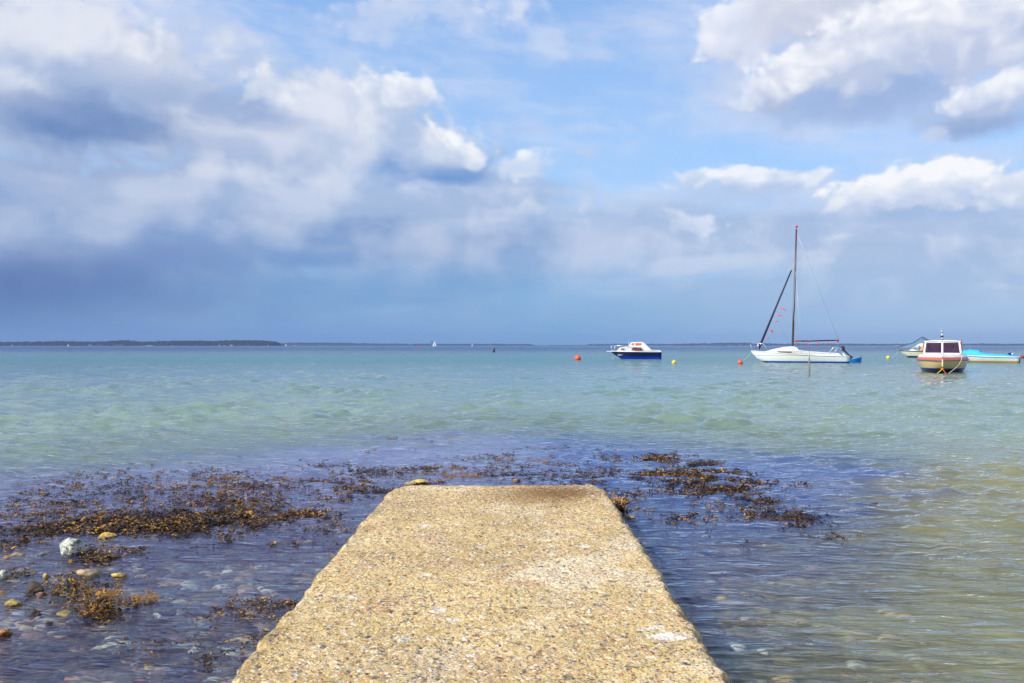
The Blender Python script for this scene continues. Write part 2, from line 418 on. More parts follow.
# stony, weedy shelf round the end of the jetty; clean sand to the right and offshore
edge = n.m('ADD', py_, n.m('MULTIPLY', n.m('SUBTRACT', n.noise(p, 0.7, 3.0, 0.6), 0.5), 2.6))
xr = n.m('MAXIMUM', n.m('SUBTRACT', px_, 1.5), 0.0)
off = n.m('ADD', edge, n.m('ADD', n.m('MULTIPLY', n.m('MAXIMUM', n.m('SUBTRACT', -1.5, px_), 0.0), 0.42), n.m('MULTIPLY', xr, 0.55)))
shelf = n.m('MULTIPLY', n.rng(off, 12.2, 10.4), n.rng(n.m('SUBTRACT', px_, n.m('MULTIPLY', n.m('SUBTRACT', edge, 4.0), 0.75)), 1.6, 0.2))
shelf = n.m('MAXIMUM', shelf, n.rng(px_, 0.4, -0.6, 0.0, n.rng(off, 12.2, 10.4)))
dark = n.mix(n.rng(n.noise(p, 1.9, 4.0, 0.65), 0.52, 0.66, 0.0, 0.8), stone, lin(46, 40, 34))
dark = n.mix(n.rng(edge, 5.0, 8.5), n.mix(0.30, dark, stone), lin(38, 36, 34))
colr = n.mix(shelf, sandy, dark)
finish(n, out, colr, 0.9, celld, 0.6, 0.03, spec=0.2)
o = link('seabed', sb, m); tag(o, kind='structure')

# ------------------------------------------------------------------ water
def waves(x, y, sp):
    z = np.zeros_like(x)
    r = np.random.default_rng(21)
    # chop running towards the shore, sp = local mesh spacing
    lams = np.geomspace(0.14, 1.4, 64)
    wob = fbm(x * 0.08, y * 0.08, 2, 40)
    gust = 0.75 + 0.8 * fbm(x * 0.05 + 3, y * 0.028, 3, 44)
    for L in lams:
        th = r.normal(0, 0.75) + 0.12
        k = 2 * np.pi / L
        ph = r.uniform(0, 2 * np.pi)
        amp = 0.0092 * L ** 0.85
        # long waves die on the shelf
        fade = np.clip((y - 6.5) / 9.0, 0.05, 1.0) if L > 0.6 else np.clip((y - 1.0) / 8.0, 0.28, 1.0)
        fade = fade * np.clip(L / (3.2 * sp) - 0.6, 0, 1)
        far = 1.0 / (1.0 + np.maximum(y - 60, 0) / 90)
        phase = k * (x * math.sin(th) + y * math.cos(th)) + ph + 1.6 * wob * min(3.0, 1.0 / L)
        s = np.sin(phase)
        z += amp * fade * far * (s - 0.22 * np.cos(2 * phase))
    grp = 0.75 + 1.1 * fbm(x * 0.35, y * 0.22, 3, 52)
    return z * np.clip(gust, 0.3, 1.5) * np.clip(grp, 0.35, 1.5)
ry = [-14.0]
while ry[-1] < 320:
    y0 = ry[-1]
    ry.append(y0 + (0.5 if y0 < 1.5 else max(0.016, 0.0052 * (y0 + 0.5)) if y0 < 90 else 0.011 * y0))
ry = np.array(ry + list(np.geomspace(ry[-1] * 1.05, 7800, 40)))
ncol = 760
tt = np.linspace(-1, 1, ncol)
tt = np.sign(tt) * (0.72 * np.abs(tt) + 0.28 * np.abs(tt) ** 5)
Yw, Tw = np.meshgrid(ry, tt, indexing='ij')
Xw = Tw * (np.maximum(Yw, 0) * 1.5 + 6.0)
Xw = np.clip(Xw, -7800, 7800)
sp = np.gradient(ry)[:, None] * np.ones_like(Xw)
spx = np.abs(np.gradient(Xw, axis=1))
Zw = waves(Xw, Yw, np.maximum(sp, spx * 0.8))
wm = grid_mesh('water', Xw, Yw, Zw)
m, n, out = material('sea water')
p = geopos(n)
px_, py_, pz_ = n.sep(p)
# small ripples, long along the shore; coarser ones take over with distance
q1 = n.v('MULTIPLY', p, (0.40, 1.5, 1.0))
rip = n.noise(n.v('ADD', q1, n.comb(n.m('MULTIPLY', py_, 0.25), 0.0, 0.0)), 7.5, 3.0, 0.55)
rip2 = n.noise(q1, 2.1, 3.0, 0.6, dist=0.4)
rip3 = n.noise(n.v('MULTIPLY', p, (0.5, 1.0, 1.0)), 0.55, 5.0, 0.62)
rip4 = n.noise(n.v('MULTIPLY', p, (0.4, 1.0, 1.0)), 0.09, 6.0, 0.65)
h = n.m('MULTIPLY', rip, n.rng(py_, 5.0, 40.0, 0.044, 0.003))
h = n.m('MULTIPLY_ADD', rip2, n.rng(py_, 4.0, 30.0, 0.050, 0.045), h)
h = n.m('MULTIPLY_ADD', rip3, n.rng(py_, 14.0, 80.0, 0.0, 0.70), h)
h = n.m('MULTIPLY_ADD', rip4, n.rng(py_, 120.0, 400.0, 0.0, 3.0), h)
bn = n.node('ShaderNodeBump')
bn.inputs['Strength'].default_value = 0.9; bn.inputs['Distance'].default_value = 1.0
n.put(bn.inputs['Height'], h)
fr = n.node('ShaderNodeFresnel'); fr.inputs['IOR'].default_value = 1.333
n.put(fr.inputs['Normal'], bn.outputs[0])
gl = n.node('ShaderNodeBsdfGlossy')
n.put(gl.inputs['Roughness'], n.rng(py_, 5.0, 150.0, 0.03, 0.16))
gl.inputs['Color'].default_value = (0.95, 0.97, 1.0, 1)
n.put(gl.inputs['Normal'], bn.outputs[0])
# what the eye meets under the surface: clear water over the shelf with reflected-sky blue painted in, milky green water farther out
dif = n.node('ShaderNodeBsdfDiffuse')
nz = n.m('SUBTRACT', n.noise(n.v('MULTIPLY', p, (0.45, 1.9, 1.0)), 0.75, 5.0, 0.7), 0.5)
off = n.m('MULTIPLY_ADD', nz, 5.5, py_)
off = n.m('MULTIPLY_ADD', n.m('MAXIMUM', n.m('SUBTRACT', -1.0, px_), 0.0), 0.8, off)
off = n.m('MULTIPLY_ADD', n.m('MAXIMUM', n.m('SUBTRACT', px_, 1.0), 0.0), 0.9, off)
side = n.m('SUBTRACT', n.m('MULTIPLY_ADD', nz, 4.5, px_), n.m('MULTIPLY_ADD', n.m('SUBTRACT', py_, 3.3), 0.62, 0.9))
sandside = n.rng(side, -0.7, 1.3)
teal = n.mix(n.noise(n.v('MULTIPLY', p, (0.35, 1.0, 1.0)), 0.12, 4.0, 0.6), lin(84, 116, 112), lin(104, 132, 122))
teal = n.mix(n.rng(px_, 2.0, 22.0, 0.0, 0.55), teal, lin(116, 130, 98))
teal = n.mix(n.rng(py_, 34.0, 13.0), n.mix(n.rng(px_, 2.0, 30.0, 0.0, 0.7), teal, lin(106, 124, 102)), lin(116, 136, 118))
teal = n.mix(n.rng(py_, 30.0, 75.0, 0.0, 0.7), teal, lin(70, 120, 124))
near = n.mix(n.rng(py_, 5.0, 11.0), lin(110, 106, 150), lin(140, 152, 192))  # blue-violet of the reflected sky put into the diffuse colour of the shallows
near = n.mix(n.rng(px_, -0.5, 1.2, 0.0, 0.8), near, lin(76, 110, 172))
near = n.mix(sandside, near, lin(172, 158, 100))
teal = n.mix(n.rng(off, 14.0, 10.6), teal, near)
teal = n.mix(n.m('MULTIPLY', sandside, n.rng(py_, 14.0, 7.0)), teal, lin(150, 148, 104))
deep = n.mix(n.rng(n.m('MULTIPLY_ADD', n.noise(n.v('MULTIPLY', p, (0.3, 1, 1)), 0.03, 3.0), 70.0, py_), 120.0, 290.0), teal, lin(12, 60, 98))
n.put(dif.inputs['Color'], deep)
tr = n.node('ShaderNodeBsdfTransparent'); tr.inputs['Color'].default_value = (0.88, 0.97, 0.98, 1)
rf = n.node('ShaderNodeBsdfRefraction'); rf.inputs['IOR'].default_value = 1.2
rf.inputs['Color'].default_value = (0.88, 0.97, 0.98, 1)
rf.inputs['Roughness'].default_value = 0.0
n.put(rf.inputs['Normal'], bn.outputs[0])
ms = n.node('ShaderNodeMixShader'); ms.inputs[0].default_value = 0.25
n.put(ms.inputs[1], tr.outputs[0]); n.put(ms.inputs[2], rf.outputs[0])
turb = n.m('MAXIMUM', n.rng(off, 10.6, 14.0, 0.0, 0.72), n.rng(off, 9.5, 19.0, 0.0, 0.97))
turb = n.m('MAXIMUM', turb, n.m('MULTIPLY', sandside, n.rng(py_, 3.0, 10.0, 0.36, 0.66)))
turb = n.m('MAXIMUM', turb, n.rng(py_, 3.0, 9.5, 0.11, 0.50))
ms2 = n.node('ShaderNodeMixShader'); n.put(ms2.inputs[0], turb)
n.put(ms2.inputs[1], ms.outputs[0]); n.put(ms2.inputs[2], dif.outputs[0])
ms3 = n.node('ShaderNodeMixShader'); n.put(ms3.inputs[0], fr.outputs[0])
n.put(ms3.inputs[1], ms2.outputs[0]); n.put(ms3.inputs[2], gl.outputs[0])
n.put(out.inputs[0], ms3.outputs[0])
o = link('water', wm, m); tag(o, kind='structure')

# ------------------------------------------------------------------ jetty
XL, XR, YE, TOP = -1.02, 0.785, 6.86, 0.20
nu, nv = 300, 900
u = np.linspace(0, 1, nu); v = np.linspace(0, 1, nv)
V, U = np.meshgrid(v, u, indexing='ij')
Yj = -3.0 + V ** 0.8 * (YE + 3.0)
def edge_wobble(y, seed):
    return 0.024 * fbm(y * 1.7, y * 0 + 5, 2, seed) + 0.028 * fbm(y * 8.0, y * 0 + 1, 4, seed + 7, 0.62) + 0.014 * np.maximum(gnoise(y * 23, y * 0, seed + 3), 0)
xl = XL + edge_wobble(Yj, 60); xr_ = XR + edge_wobble(Yj, 70)
# the far corners are worn away
cl = np.clip((Yj - (YE - 0.32)) / 0.32, 0, 1); cr = np.clip((Yj - (YE - 0.42)) / 0.42, 0, 1)
xl = xl + 0.16 * cl ** 1.6; xr_ = xr_ - 0.10 * cr ** 2.2
Xj = xl + U * (xr_ - xl)
Yj = Yj + 0.025 * fbm(Xj * 3.0, Xj * 0, 3, 81) * np.clip((Yj - 5.5) / 1.3, 0, 1)
def agg(x, y, cell, seed):
    """rounded pebbles half sunk in the surface: a distance field to jittered points"""
    gx = x / cell; gy = y / cell
    ix = np.floor(gx).astype(np.int64); iy = np.floor(gy).astype(np.int64)
    best = np.full(x.shape, 9.0)
    for a in (-1, 0, 1):
        for b in (-1, 0, 1):
            h = ((ix + a) * 73856093 ^ (iy + b) * 19349663 ^ seed * 83492791) & 0x7fffffff
            jx = (h % 1021) / 1021.0; jy = (h // 1021 % 1019) / 1019.0; rr = 0.35 + 0.4 * ((h // 1040399) % 97) / 97.0
            d_ = np.hypot(gx - (ix + a + jx), gy - (iy + b + jy)) / rr
            best = np.minimum(best, d_)
    return np.sqrt(np.clip(1 - best ** 2, 0, 1))
Zj = TOP + 0.008 * fbm(Xj * 1.2, Yj * 1.2, 3, 11) + 0.0035 * agg(Xj, Yj, 0.022, 3) + 0.0045 * agg(Xj, Yj, 0.05, 8) * (gnoise(Xj * 5, Yj * 5, 4) > 0.0) + 0.002 * fbm(Xj * 40, Yj * 40, 2, 12)
ed = np.minimum(U, 1 - U) * (xr_ - xl)
ef = np.minimum(ed, (YE - Yj))
Zj = Zj - 0.030 * np.clip(1 - ef / 0.035, 0, 1) ** 2 * (1 + 0.8 * gnoise(Xj * 14, Yj * 14, 6)) - 0.02 * np.clip(gnoise(Xj * 6, Yj * 6, 15) - 0.25, 0, 1) * np.clip(1 - ef / 0.12, 0, 1)
# sides: rings below the rim, left + far + right
rim = [(i, 0) for i in range(nv)] + [(nv - 1, j) for j in range(1, nu)] + [(i, nu - 1) for i in range(nv - 2, -1, -1)]
ri = np.array(rim)
RX = Xj[ri[:, 0], ri[:, 1]]; RY = Yj[ri[:, 0], ri[:, 1]]; RZ = Zj[ri[:, 0], ri[:, 1]]
nrx = np.where(ri[:, 1] == 0, -1.0, np.where(ri[:, 1] == nu - 1, 1.0, 0.0)); nry = np.where(ri[:, 0] == nv - 1, 1.0, 0.0)
me = grid_mesh('jetty', Xj, Yj, Zj)
bm = bmesh.new(); bm.from_mesh(me); bm.verts.ensure_lookup_table()
prev = [bm.verts[i * nu + j] for i, j in rim]
s_arc = np.cumsum(np.hypot(np.gradient(RX), np.gradient(RY)))
for k, dz_ in enumerate((0.012, 0.03, 0.055, 0.085, 0.12, 0.16, 0.21, 0.3, 0.7, 1.1)):
    wob = 0.010 + 0.018 * fbm(s_arc * 7, s_arc * 0 + dz_ * 9, 3, 90) + 0.010 * gnoise(s_arc * 30, s_arc * 0 + dz_ * 25, 91)
    zz = RZ - dz_ if dz_ < 0.6 else np.full_like(RZ, TOP - dz_)
    cur = [bm.verts.new((RX[i] + nrx[i] * wob[i], RY[i] + nry[i] * wob[i], zz[i])) for i in range(len(rim))]
    for i in range(len(rim) - 1):
        bm.faces.new((prev[i], prev[i + 1], cur[i + 1], cur[i]))
    prev = cur
bmesh.ops.recalc_face_normals(bm, faces=bm.faces)
me2 = bpy.data.meshes.new('jetty'); bm.to_mesh(me2); bm.free()
m, n, out = material('washed concrete full of pebbles')
p = geopos(n)
px_, py_, pz_ = n.sep(p)
jit = n.v('ADD', p, n.v('SCALE', n.v('SUBTRACT', n.noise(p, 28.0, 2.0, 0.5, out=1), (0.5, 0.5, 0.5)), None, 0.016))
def peb(scale, seed, thr):
    q = n.v('ADD', n.v('MULTIPLY', jit, (0.8, 1.0, 0.5)), (seed, seed * 0.7, 0))
    dd = n.vor(q, scale, 'F1')
    cc = n.vor(q, scale, 'F1', out='Color')
    a_, b_, c_ = n.sep(cc)
    return dd, a_, n.m('MULTIPLY', n.rng(dd, 0.46, 0.34), n.m('GREATER_THAN', b_, thr)), c_
pal = [(0.0, lin(104, 98, 100)), (0.10, lin(140, 134, 134)), (0.20, lin(206, 188, 158)), (0.40, lin(226, 202, 152)), (0.52, lin(196, 160, 112)), (0.62, lin(214, 202, 182)),
       (0.74, lin(186, 138, 108)), (0.82, lin(236, 228, 214)), (0.90, lin(168, 120, 74)), (0.96, lin(116, 112, 120)), (1.0, lin(244, 238, 226))]
mort = n.mix(n.noise(p, 55.0, 3.0, 0.7), lin(190, 157, 92), lin(238, 211, 149))
mort = n.mix(n.rng(n.noise(n.v('ADD', p, (8, 3, 0)), 3.1, 5.0, 0.65), 0.50, 0.66, 0.0, 0.45), mort, lin(196, 152, 122))
mort = n.mix(n.rng(n.noise(n.v('ADD', p, (2, 9, 0)), 1.7, 5.0, 0.6), 0.50, 0.64, 0.0, 0.6), mort, lin(240, 226, 198))
mort = n.mix(n.rng(n.noise(p, 2.2, 4.0, 0.6), 0.42, 0.66, 0.0, 0.5), mort, lin(160, 134, 84))
d1, a1, m1, c1 = peb(95.0, 0.3, 0.25)
d2, a2, m2, c2 = peb(52.0, 4.1, 0.35)
d3, a3, m3, c3 = peb(25.0, 9.2, 0.90)
colr = n.mix(n.m('MULTIPLY', m1, 0.85), mort, n.ramp(a1, pal, 'CONSTANT'))
colr = n.mix(n.m('MULTIPLY', m2, 0.9), colr, n.ramp(a2, pal, 'CONSTANT'))
colr = n.mix(m3, colr, n.ramp(a3, pal, 'CONSTANT'))
colr = n.mix(n.rng(n.noise(p, 26.0, 3.0, 0.7), 0.56, 0.66, 0.0, 0.7), colr, lin(96, 84, 62))
colr = n.mix(n.rng(n.noise(p, 90.0, 2.0, 0.6), 0.57, 0.66, 0.0, 0.75), colr, lin(66, 58, 50))
colr = n.mix(n.rng(n.noise(n.v('ADD', p, (5, 2, 0)), 42.0, 3.0, 0.7), 0.56, 0.67, 0.0, 0.75), colr, lin(244, 230, 196))
# lime blooms and scratches
def spot(x, y, rx, ry, amp=0.9):
    c = at(x, y, TOP)
    e = n.v('LENGTH', n.v('MULTIPLY', n.v('SUBTRACT', p, (c.x, c.y, TOP)), (1 / rx, 1 / ry, 0.0)))
    return n.rng(n.m('ADD', e, n.m('MULTIPLY', n.m('SUBTRACT', n.noise(p, 38.0, 5.0, 0.75), 0.5), 3.4)), 1.05, 0.35, 0.0, amp * 0.8)
for x, y, rx, ry, a in ((668, 637, 0.12, 0.05, 0.9), (655, 628, 0.06, 0.03, 0.7), (585, 547, 0.045, 0.05, 0.85), (440, 610, 0.035, 0.05, 0.8), (426, 526, 0.05, 0.07, 0.7),
                        (452, 620, 0.06, 0.03, 0.7), (480, 548, 0.03, 0.04, 0.7), (405, 640, 0.05, 0.03, 0.5), (540, 505, 0.10, 0.06, 0.35), (425, 575, 0.04, 0.04, 0.6)):
    colr = n.mix(spot(x, y, rx, ry, a), colr, lin(240, 236, 226))
# rusty brown stain near the far end, dark weed growth and damp along the rim
colr = n.mix(spot(540, 494, 0.66, 0.55, 0.85), colr, lin(128, 92, 46))
colr = n.mix(spot(565, 492, 0.40, 0.34, 0.7), colr, lin(104, 72, 36))
low = n.rng(pz_, 0.155, 0.10)
colr = n.mix(n.m('MULTIPLY', low, 0.85), colr, lin(84, 70, 44))
lum = n.noise(p, 7.0, 5.0, 0.65)
colr = n.mix(1.0, colr, n.mix(lum, (0.74, 0.72, 0.68, 1), (1.18, 1.16, 1.13, 1)), 'MULTIPLY')
rimd = n.m('MAXIMUM', n.rng(px_, XL + 0.10, XL - 0.01), n.m('MAXIMUM', n.rng(px_, XR - 0.07, XR + 0.01), n.rng(py_, YE - 0.12, YE + 0.02)))
colr = n.mix(n.m('MULTIPLY', rimd, n.rng(n.noise(p, 11.0, 4.0, 0.7), 0.40, 0.62, 0.0, 0.75)), colr, lin(112, 92, 50))
hh = n.m('ADD', n.m('MULTIPLY', n.m('SUBTRACT', 0.5, d2), m2), n.m('MULTIPLY', n.m('MULTIPLY', n.m('SUBTRACT', 0.5, d1), m1), 0.5))
hh = n.m('ADD', hh, n.m('MULTIPLY', n.m('MULTIPLY', n.m('SUBTRACT', 0.5, d3), m3), 2.0))
hh = n.m('ADD', hh, n.m('MULTIPLY', n.noise(p, 120.0, 3.0, 0.6), 0.5))
finish(n, out, colr, 0.85, hh, 1.0, 0.010, spec=0.25)
o = link('jetty', me2, m, smooth=True)
tag(o, 'worn pebbly concrete jetty running out from the viewer into the shallow water', 'jetty')

# ------------------------------------------------------------------ stones
def rock_mesh(seed, sub=4, flat=0.6, rough=0.22):
    bm = bmesh.new()
    bmesh.ops.create_icosphere(bm, subdivisions=sub, radius=1.0)
    from mathutils import noise as mn
    off = Vector((seed * 3.7, seed * 1.3, -seed * 2.1))
    for v_ in bm.verts:
        c = v_.co.copy()
        k = 1 + rough * 1.4 * mn.noise(c * 0.9 + off) + rough * 0.7 * mn.noise(c * 2.1 + off) + rough * 0.22 * mn.noise(c * 5.0 + off)
        # flatten a few random facets
        for f in range(7):
            nf = Vector((math.sin(seed * 5 + f * 2.1), math.cos(seed * 3 + f * 1.7), math.sin(seed + f * 2.9))).normalized()
            dd = c.dot(nf)
            if dd > 0.62: k *= 0.62 / dd * 0.75 + 0.25
        v_.co = Vector((c.x * k, c.y * k * 0.85, c.z * k * flat))
    me = bpy.data.meshes.new('stone'); bm.to_mesh(me); bm.free()
    me.polygons.foreach_set('use_smooth', [True] * len(me.polygons))
    return me
def stone_mat(name, c0, c1, c2, sp=0.5, thr=0.55):
    m, n, out = material(name)
    p = objco(n)
    g = n.noise(p, 2.2, 5.0, 0.65)
    c = n.mix(n.rng(g, 0.35, 0.65), c0, c1)
    c = n.mix(n.rng(n.noise(n.v('ADD', p, (3, 1, 7)), 4.5, 4.0, 0.7), thr, thr + 0.09, 0.0, sp), c, c2)
    c = n.mix(n.rng(n.noise(p, 22.0, 2.0, 0.6), 0.6, 0.66, 0.0, 0.5), c, c2)
    z_ = n.sep(geopos(n))[2]
    c = n.mix(n.rng(z_, 0.035, 0.008, 0.0, 0.6), c, lin(60, 52, 40))
    finish(n, out, c, 0.6, n.noise(p, 9.0, 5.0, 0.6), 0.5, 0.02, spec=0.4)
    return m
M_WHITE = stone_mat('pale speckled granite', lin(186, 190, 172), lin(226, 222, 204), lin(78, 88, 66), 0.9, 0.49)
M_YEL = stone_mat('yellow ochre stone', lin(214, 172, 66), lin(236, 204, 110), lin(110, 80, 34), 0.8, 0.54)
M_TAN = stone_mat('tan stone', lin(176, 146, 104), lin(204, 178, 138), lin(110, 88, 60), 0.6)
M_BRN = stone_mat('brown wet stone', lin(96, 72, 46), lin(128, 98, 62), lin(50, 38, 28), 0.7)
M_DRK = stone_mat('dark weedy stone', lin(58, 46, 34), lin(84, 66, 42), lin(30, 26, 22), 0.7)
M_PNK = stone_mat('reddish stone', lin(166, 118, 98), lin(188, 142, 120), lin(110, 76, 66), 0.6)
M_GRY = stone_mat('grey stone', lin(134, 134, 126), lin(164, 162, 148), lin(86, 84, 78), 0.6)
M_ORG = stone_mat('orange stone', lin(196, 128, 60), lin(214, 156, 84), lin(120, 74, 38), 0.6)
rocks = [rock_mesh(s_, 4, f_, r_) for s_, f_, r_ in ((1, .62, .22), (2, .5, .25), (3, .7, .18), (4, .45, .26), (5, .6, .3), (6, .4, .22))]
rid = 0
def stone(px, py, wpx, hpx, mat, label, rotz=None, mesh=None, zup=0.45, group=None, name='stone', z0=0.0, wf=1.0):
    """a stone whose middle shows at px, py, wpx by hpx pixels in the picture"""
    global rid
    c = at(px, py + hpx * 0.3, z0)
    k = c.y / F
    a = wpx * 0.5 * k
    hgt = hpx * 0.5 * k * 1.05
    me = rocks[(mesh if mesh is not None else rid) % 6].copy(); rid += 1
    me.materials.append(mat)
    o = bpy.data.objects.new(name, me); COL.objects.link(o)
    fl = (.62, .5, .7, .45, .6, .4)[(mesh if mesh is not None else rid - 1) % 6]
    o.scale = (a, a * 0.9 * wf, hgt / fl)
    o.rotation_euler = (0, 0, random.uniform(-0.5, 0.5) if rotz is None else rotz)
    o.location = (c.x, c.y + a * 0.3, z0 + hgt * (zup * 2 - 1))
    tag(o, label, 'stone', group)
    return o
G1 = 'stones breaking the surface left of the jetty'
stone(69, 550, 34, 23, M_WHITE, 'rounded white granite stone standing clear of the weed left of the jetty', mesh=2, zup=.75, group=G1, rotz=0.1)
stone(105, 536, 20, 8, M_YEL, 'yellow stone at the lower edge of the weed just behind the white granite stone', group=G1, zup=.6)
stone(2, 576, 16, 13, M_WHITE, 'pale bluish stone cut by the left edge of the picture', group=G1, zup=.7)
stone(24, 540, 10, 8, M_BRN, 'small brown stone in the weed up and left of the white granite stone', group=G1, zup=.6)
stone(43, 553, 13, 7, M_GRY, 'low greenish grey stone just left of the white granite stone', group=G1, zup=.5)
stone(16, 554, 17, 8, M_TAN, 'tan stone lying between the left edge and the greenish grey stone', group=G1, zup=.5)
stone(6, 558, 10, 6, M_ORG, 'small orange stone touching the tan stone near the left edge', group=G1, zup=.5)
stone(32, 588, 24, 16, M_DRK, 'dark brown stone with a pale left end, left of the big weed clump', group=G1, zup=.6, mesh=0)
stone(45, 577, 9, 8, M_YEL, 'bright yellow stone at the left tip of the big weed clump', group=G1, zup=.7)
stone(88, 574, 28, 15, M_TAN, 'broad tan stone topped by weed in the big weed clump', group=G1, zup=.6, mesh=3)
stone(119, 576, 19, 10, M_YEL, 'long yellowish stone alone right of the big weed clump', group=G1, zup=.6, mesh=3, rotz=0.3)
stone(98, 557, 22, 8, M_DRK, 'dark slanting stone just right of the white granite stone', group=G1, zup=.5, rotz=0.4)
stone(112, 556, 16, 6, M_PNK, 'flat reddish stone right of the dark slanting stone', group=G1, zup=.5)
stone(33, 613, 17, 11, M_DRK, 'small rounded black stone in open shallow water below the dark brown stone', group=G1, zup=.6, mesh=2)
stone(11, 602, 20, 10, M_YEL, 'yellow flat stone by the left edge beside the dark brown stone', group=G1, zup=.5, mesh=5)
stone(2, 592, 12, 6, M_ORG, 'orange stone at the left edge under the pale bluish stone', group=G1, zup=.5)
stone(3, 632, 15, 11, M_ORG, 'rusty orange stone cut by the left edge below all the weed', group=G1, zup=.6)
stone(48, 622, 8, 5, M_BRN, 'tiny brown stone right of the rounded black stone', group=G1, zup=.55)
stone(62, 613, 24, 7, M_YEL, 'flat sandy yellow stone beside the weedy dark rock', group=G1, zup=.4, mesh=5)
stone(95, 603, 28, 17, M_DRK, 'dark rock overgrown with weed, nearest of the weedy rocks', group=G1, zup=.55, mesh=4)
stone(40, 594, 12, 7, M_PNK, 'reddish stone squeezed between dark brown stone and big weed clump', group=G1, zup=.5)
stone(186, 525, 8, 5, M_YEL, 'small cream stone on the lower edge of the weed, the left one of a pair', group=G1, zup=.6)
stone(196, 527, 13, 6, M_GRY, 'greyish brown stone beside the small cream stone at the edge of the weed', group=G1, zup=.5)
stone(175, 534, 12, 4, M_YEL, 'flat yellow stone under a weed tuft below the pair of small stones', group=G1, zup=.4)
stone(420, 482, 20, 7, M_YEL, 'pale yellow rock against the far left corner of the jetty', mesh=4, zup=.65, group='stones round the end of the jetty', rotz=.25)
stone(408, 484, 12, 5, M_TAN, 'low tan rock wedged under the pale yellow rock at the jetty corner', zup=.6, group='stones round the end of the jetty')
stone(516, 480, 10, 5, M_PNK, 'pinkish stone just beyond the far edge of the jetty', zup=.5, group='stones round the end of the jetty')
stone(629, 516, 16, 5, M_YEL, 'flat yellow stone in the water right of the jetty end', zup=.45, mesh=5, group='stones round the end of the jetty')
stone(638, 507, 5, 4, M_ORG, 'tiny orange stone between weed tuft and flat yellow stone right of the jetty', zup=.5, group='stones round the end of the jetty')
# drowned stones, seen through the shallow water
sub_mats = [M_PNK, M_TAN, M_YEL, M_GRY, M_PNK, M_BRN, M_TAN, M_ORG]
subs = [(60, 658, 60, 14, 0), (25, 655, 50, 16, 1), (150, 656, 34, 10, 0), (92, 657, 46, 12, 3), (80, 637, 30, 8, 2), (20, 672, 60, 14, 0), (110, 675, 44, 12, 4), (72, 629, 22, 5, 1),
        (140, 633, 42, 10, 0), (165, 610, 30, 7, 3), (175, 588, 26, 6, 2), (60, 640, 30, 9, 4), (38, 645, 34, 12, 1), (225, 621, 26, 7, 1), (248, 629, 26, 7, 0), (270, 617, 20, 6, 4),
        (232, 665, 24, 8, 0), (205, 672, 30, 8, 4), (122, 652, 24, 7, 5), (5, 655, 26, 12, 7), (90, 612, 18, 6, 6), (205, 645, 26, 7, 3), (180, 668, 30, 9, 0), (45, 676, 40, 12, 6),
        (160, 640, 16, 5, 2), (290, 585, 20, 5, 3), (335, 540, 18, 4, 0), (200, 600, 22, 6, 4), (250, 580, 18, 4, 3), (150, 576, 18, 4, 1), (205, 560, 22, 4, 4), (232, 548, 16, 3, 0),
        (345, 525, 14, 3, 4), (662, 526, 22, 4, 0), (730, 543, 22, 6, 1), (700, 522, 16, 3, 4), (650, 570, 14, 4, 0), (212, 536, 14, 4, 4), (310, 560, 16, 4, 1), (130, 610, 24, 6, 3)]
for x, y, w_, h_, k_ in subs:
    side = 'left' if x < 500 else 'right'
    o = stone(x, y, w_, h_, sub_mats[k_], 'blurred flat stone lying under clear shallow water %s of the jetty' % side, mesh=[1, 3, 5][(x + y) % 3],
              z0=-0.13 if y > 600 else -0.20, group='drowned stones %s of the jetty' % side, zup=0.5)
# small pebbles nobody could count
def pebbles():
    bm = bmesh.new()
    base = bmesh.new(); bmesh.ops.create_icosphere(base, subdivisions=2, radius=1.0)
    tv = [v_.co.copy() for v_ in base.verts]; tf = [[v_.index for v_ in f.verts] for f in base.faces]; base.free()
    cs, fs = [], []
    for i in range(8200):
        y = random.uniform(2.4, 8.8) if i < 3000 else random.uniform(2.6, 5.6); x = random.uniform(-7.5, -0.95) if random.random() < 0.985 else random.uniform(0.75, 1.2 + 0.25 * y)
        if x < -1.05 * y - 0.2: continue
        r_ = random.uniform(0.014, 0.055) * random.choice((1, 1, 1.7))
        z = float(sea_floor(np.array(x), np.array(y))) + r_ * 0.2
        a = random.uniform(0, PI); ca, sa = math.cos(a), math.sin(a)
        sx, sy, sz = r_ * random.uniform(1, 1.7), r_ * random.uniform(.7, 1.1), r_ * random.uniform(.35, .65)
        k0 = len(cs)
        for t in tv:
            q = 1 + 0.15 * math.sin(t.x * 3 + i) + 0.1 * math.cos(t.y * 4 + i * 2)
            X, Y_, Z = t.x * sx * q, t.y * sy * q, t.z * sz
            cs.append((x + X * ca - Y_ * sa, y + X * sa + Y_ * ca, z + Z))
        fs += [[k0 + q for q in f] for f in tf]
    me = bpy.data.meshes.new('pebbles'); me.from_pydata(cs, [], fs); return me
m, n, out = material('mixed pebbles')
ri_ = n.node('ShaderNodeNewGeometry').outputs['Random Per Island']
c = n.ramp(ri_, [(0, lin(70, 58, 46)), (.12, lin(198, 146, 126)), (.3, lin(224, 186, 138)), (.45, lin(172, 154, 146)), (.6, lin(232, 192, 112)), (.72, lin(140, 100, 72)), (.80, lin(240, 228, 204)), (1, lin(206, 138, 114))], 'CONSTANT')
finish(n, out, c, 0.6, n.noise(objco(n), 60.0, 3.0), 0.3, 0.01)
tag(link('pebbles', pebbles(), m), 'small mixed pebbles covering the bottom beside the jetty', 'pebbles', kind='stuff')

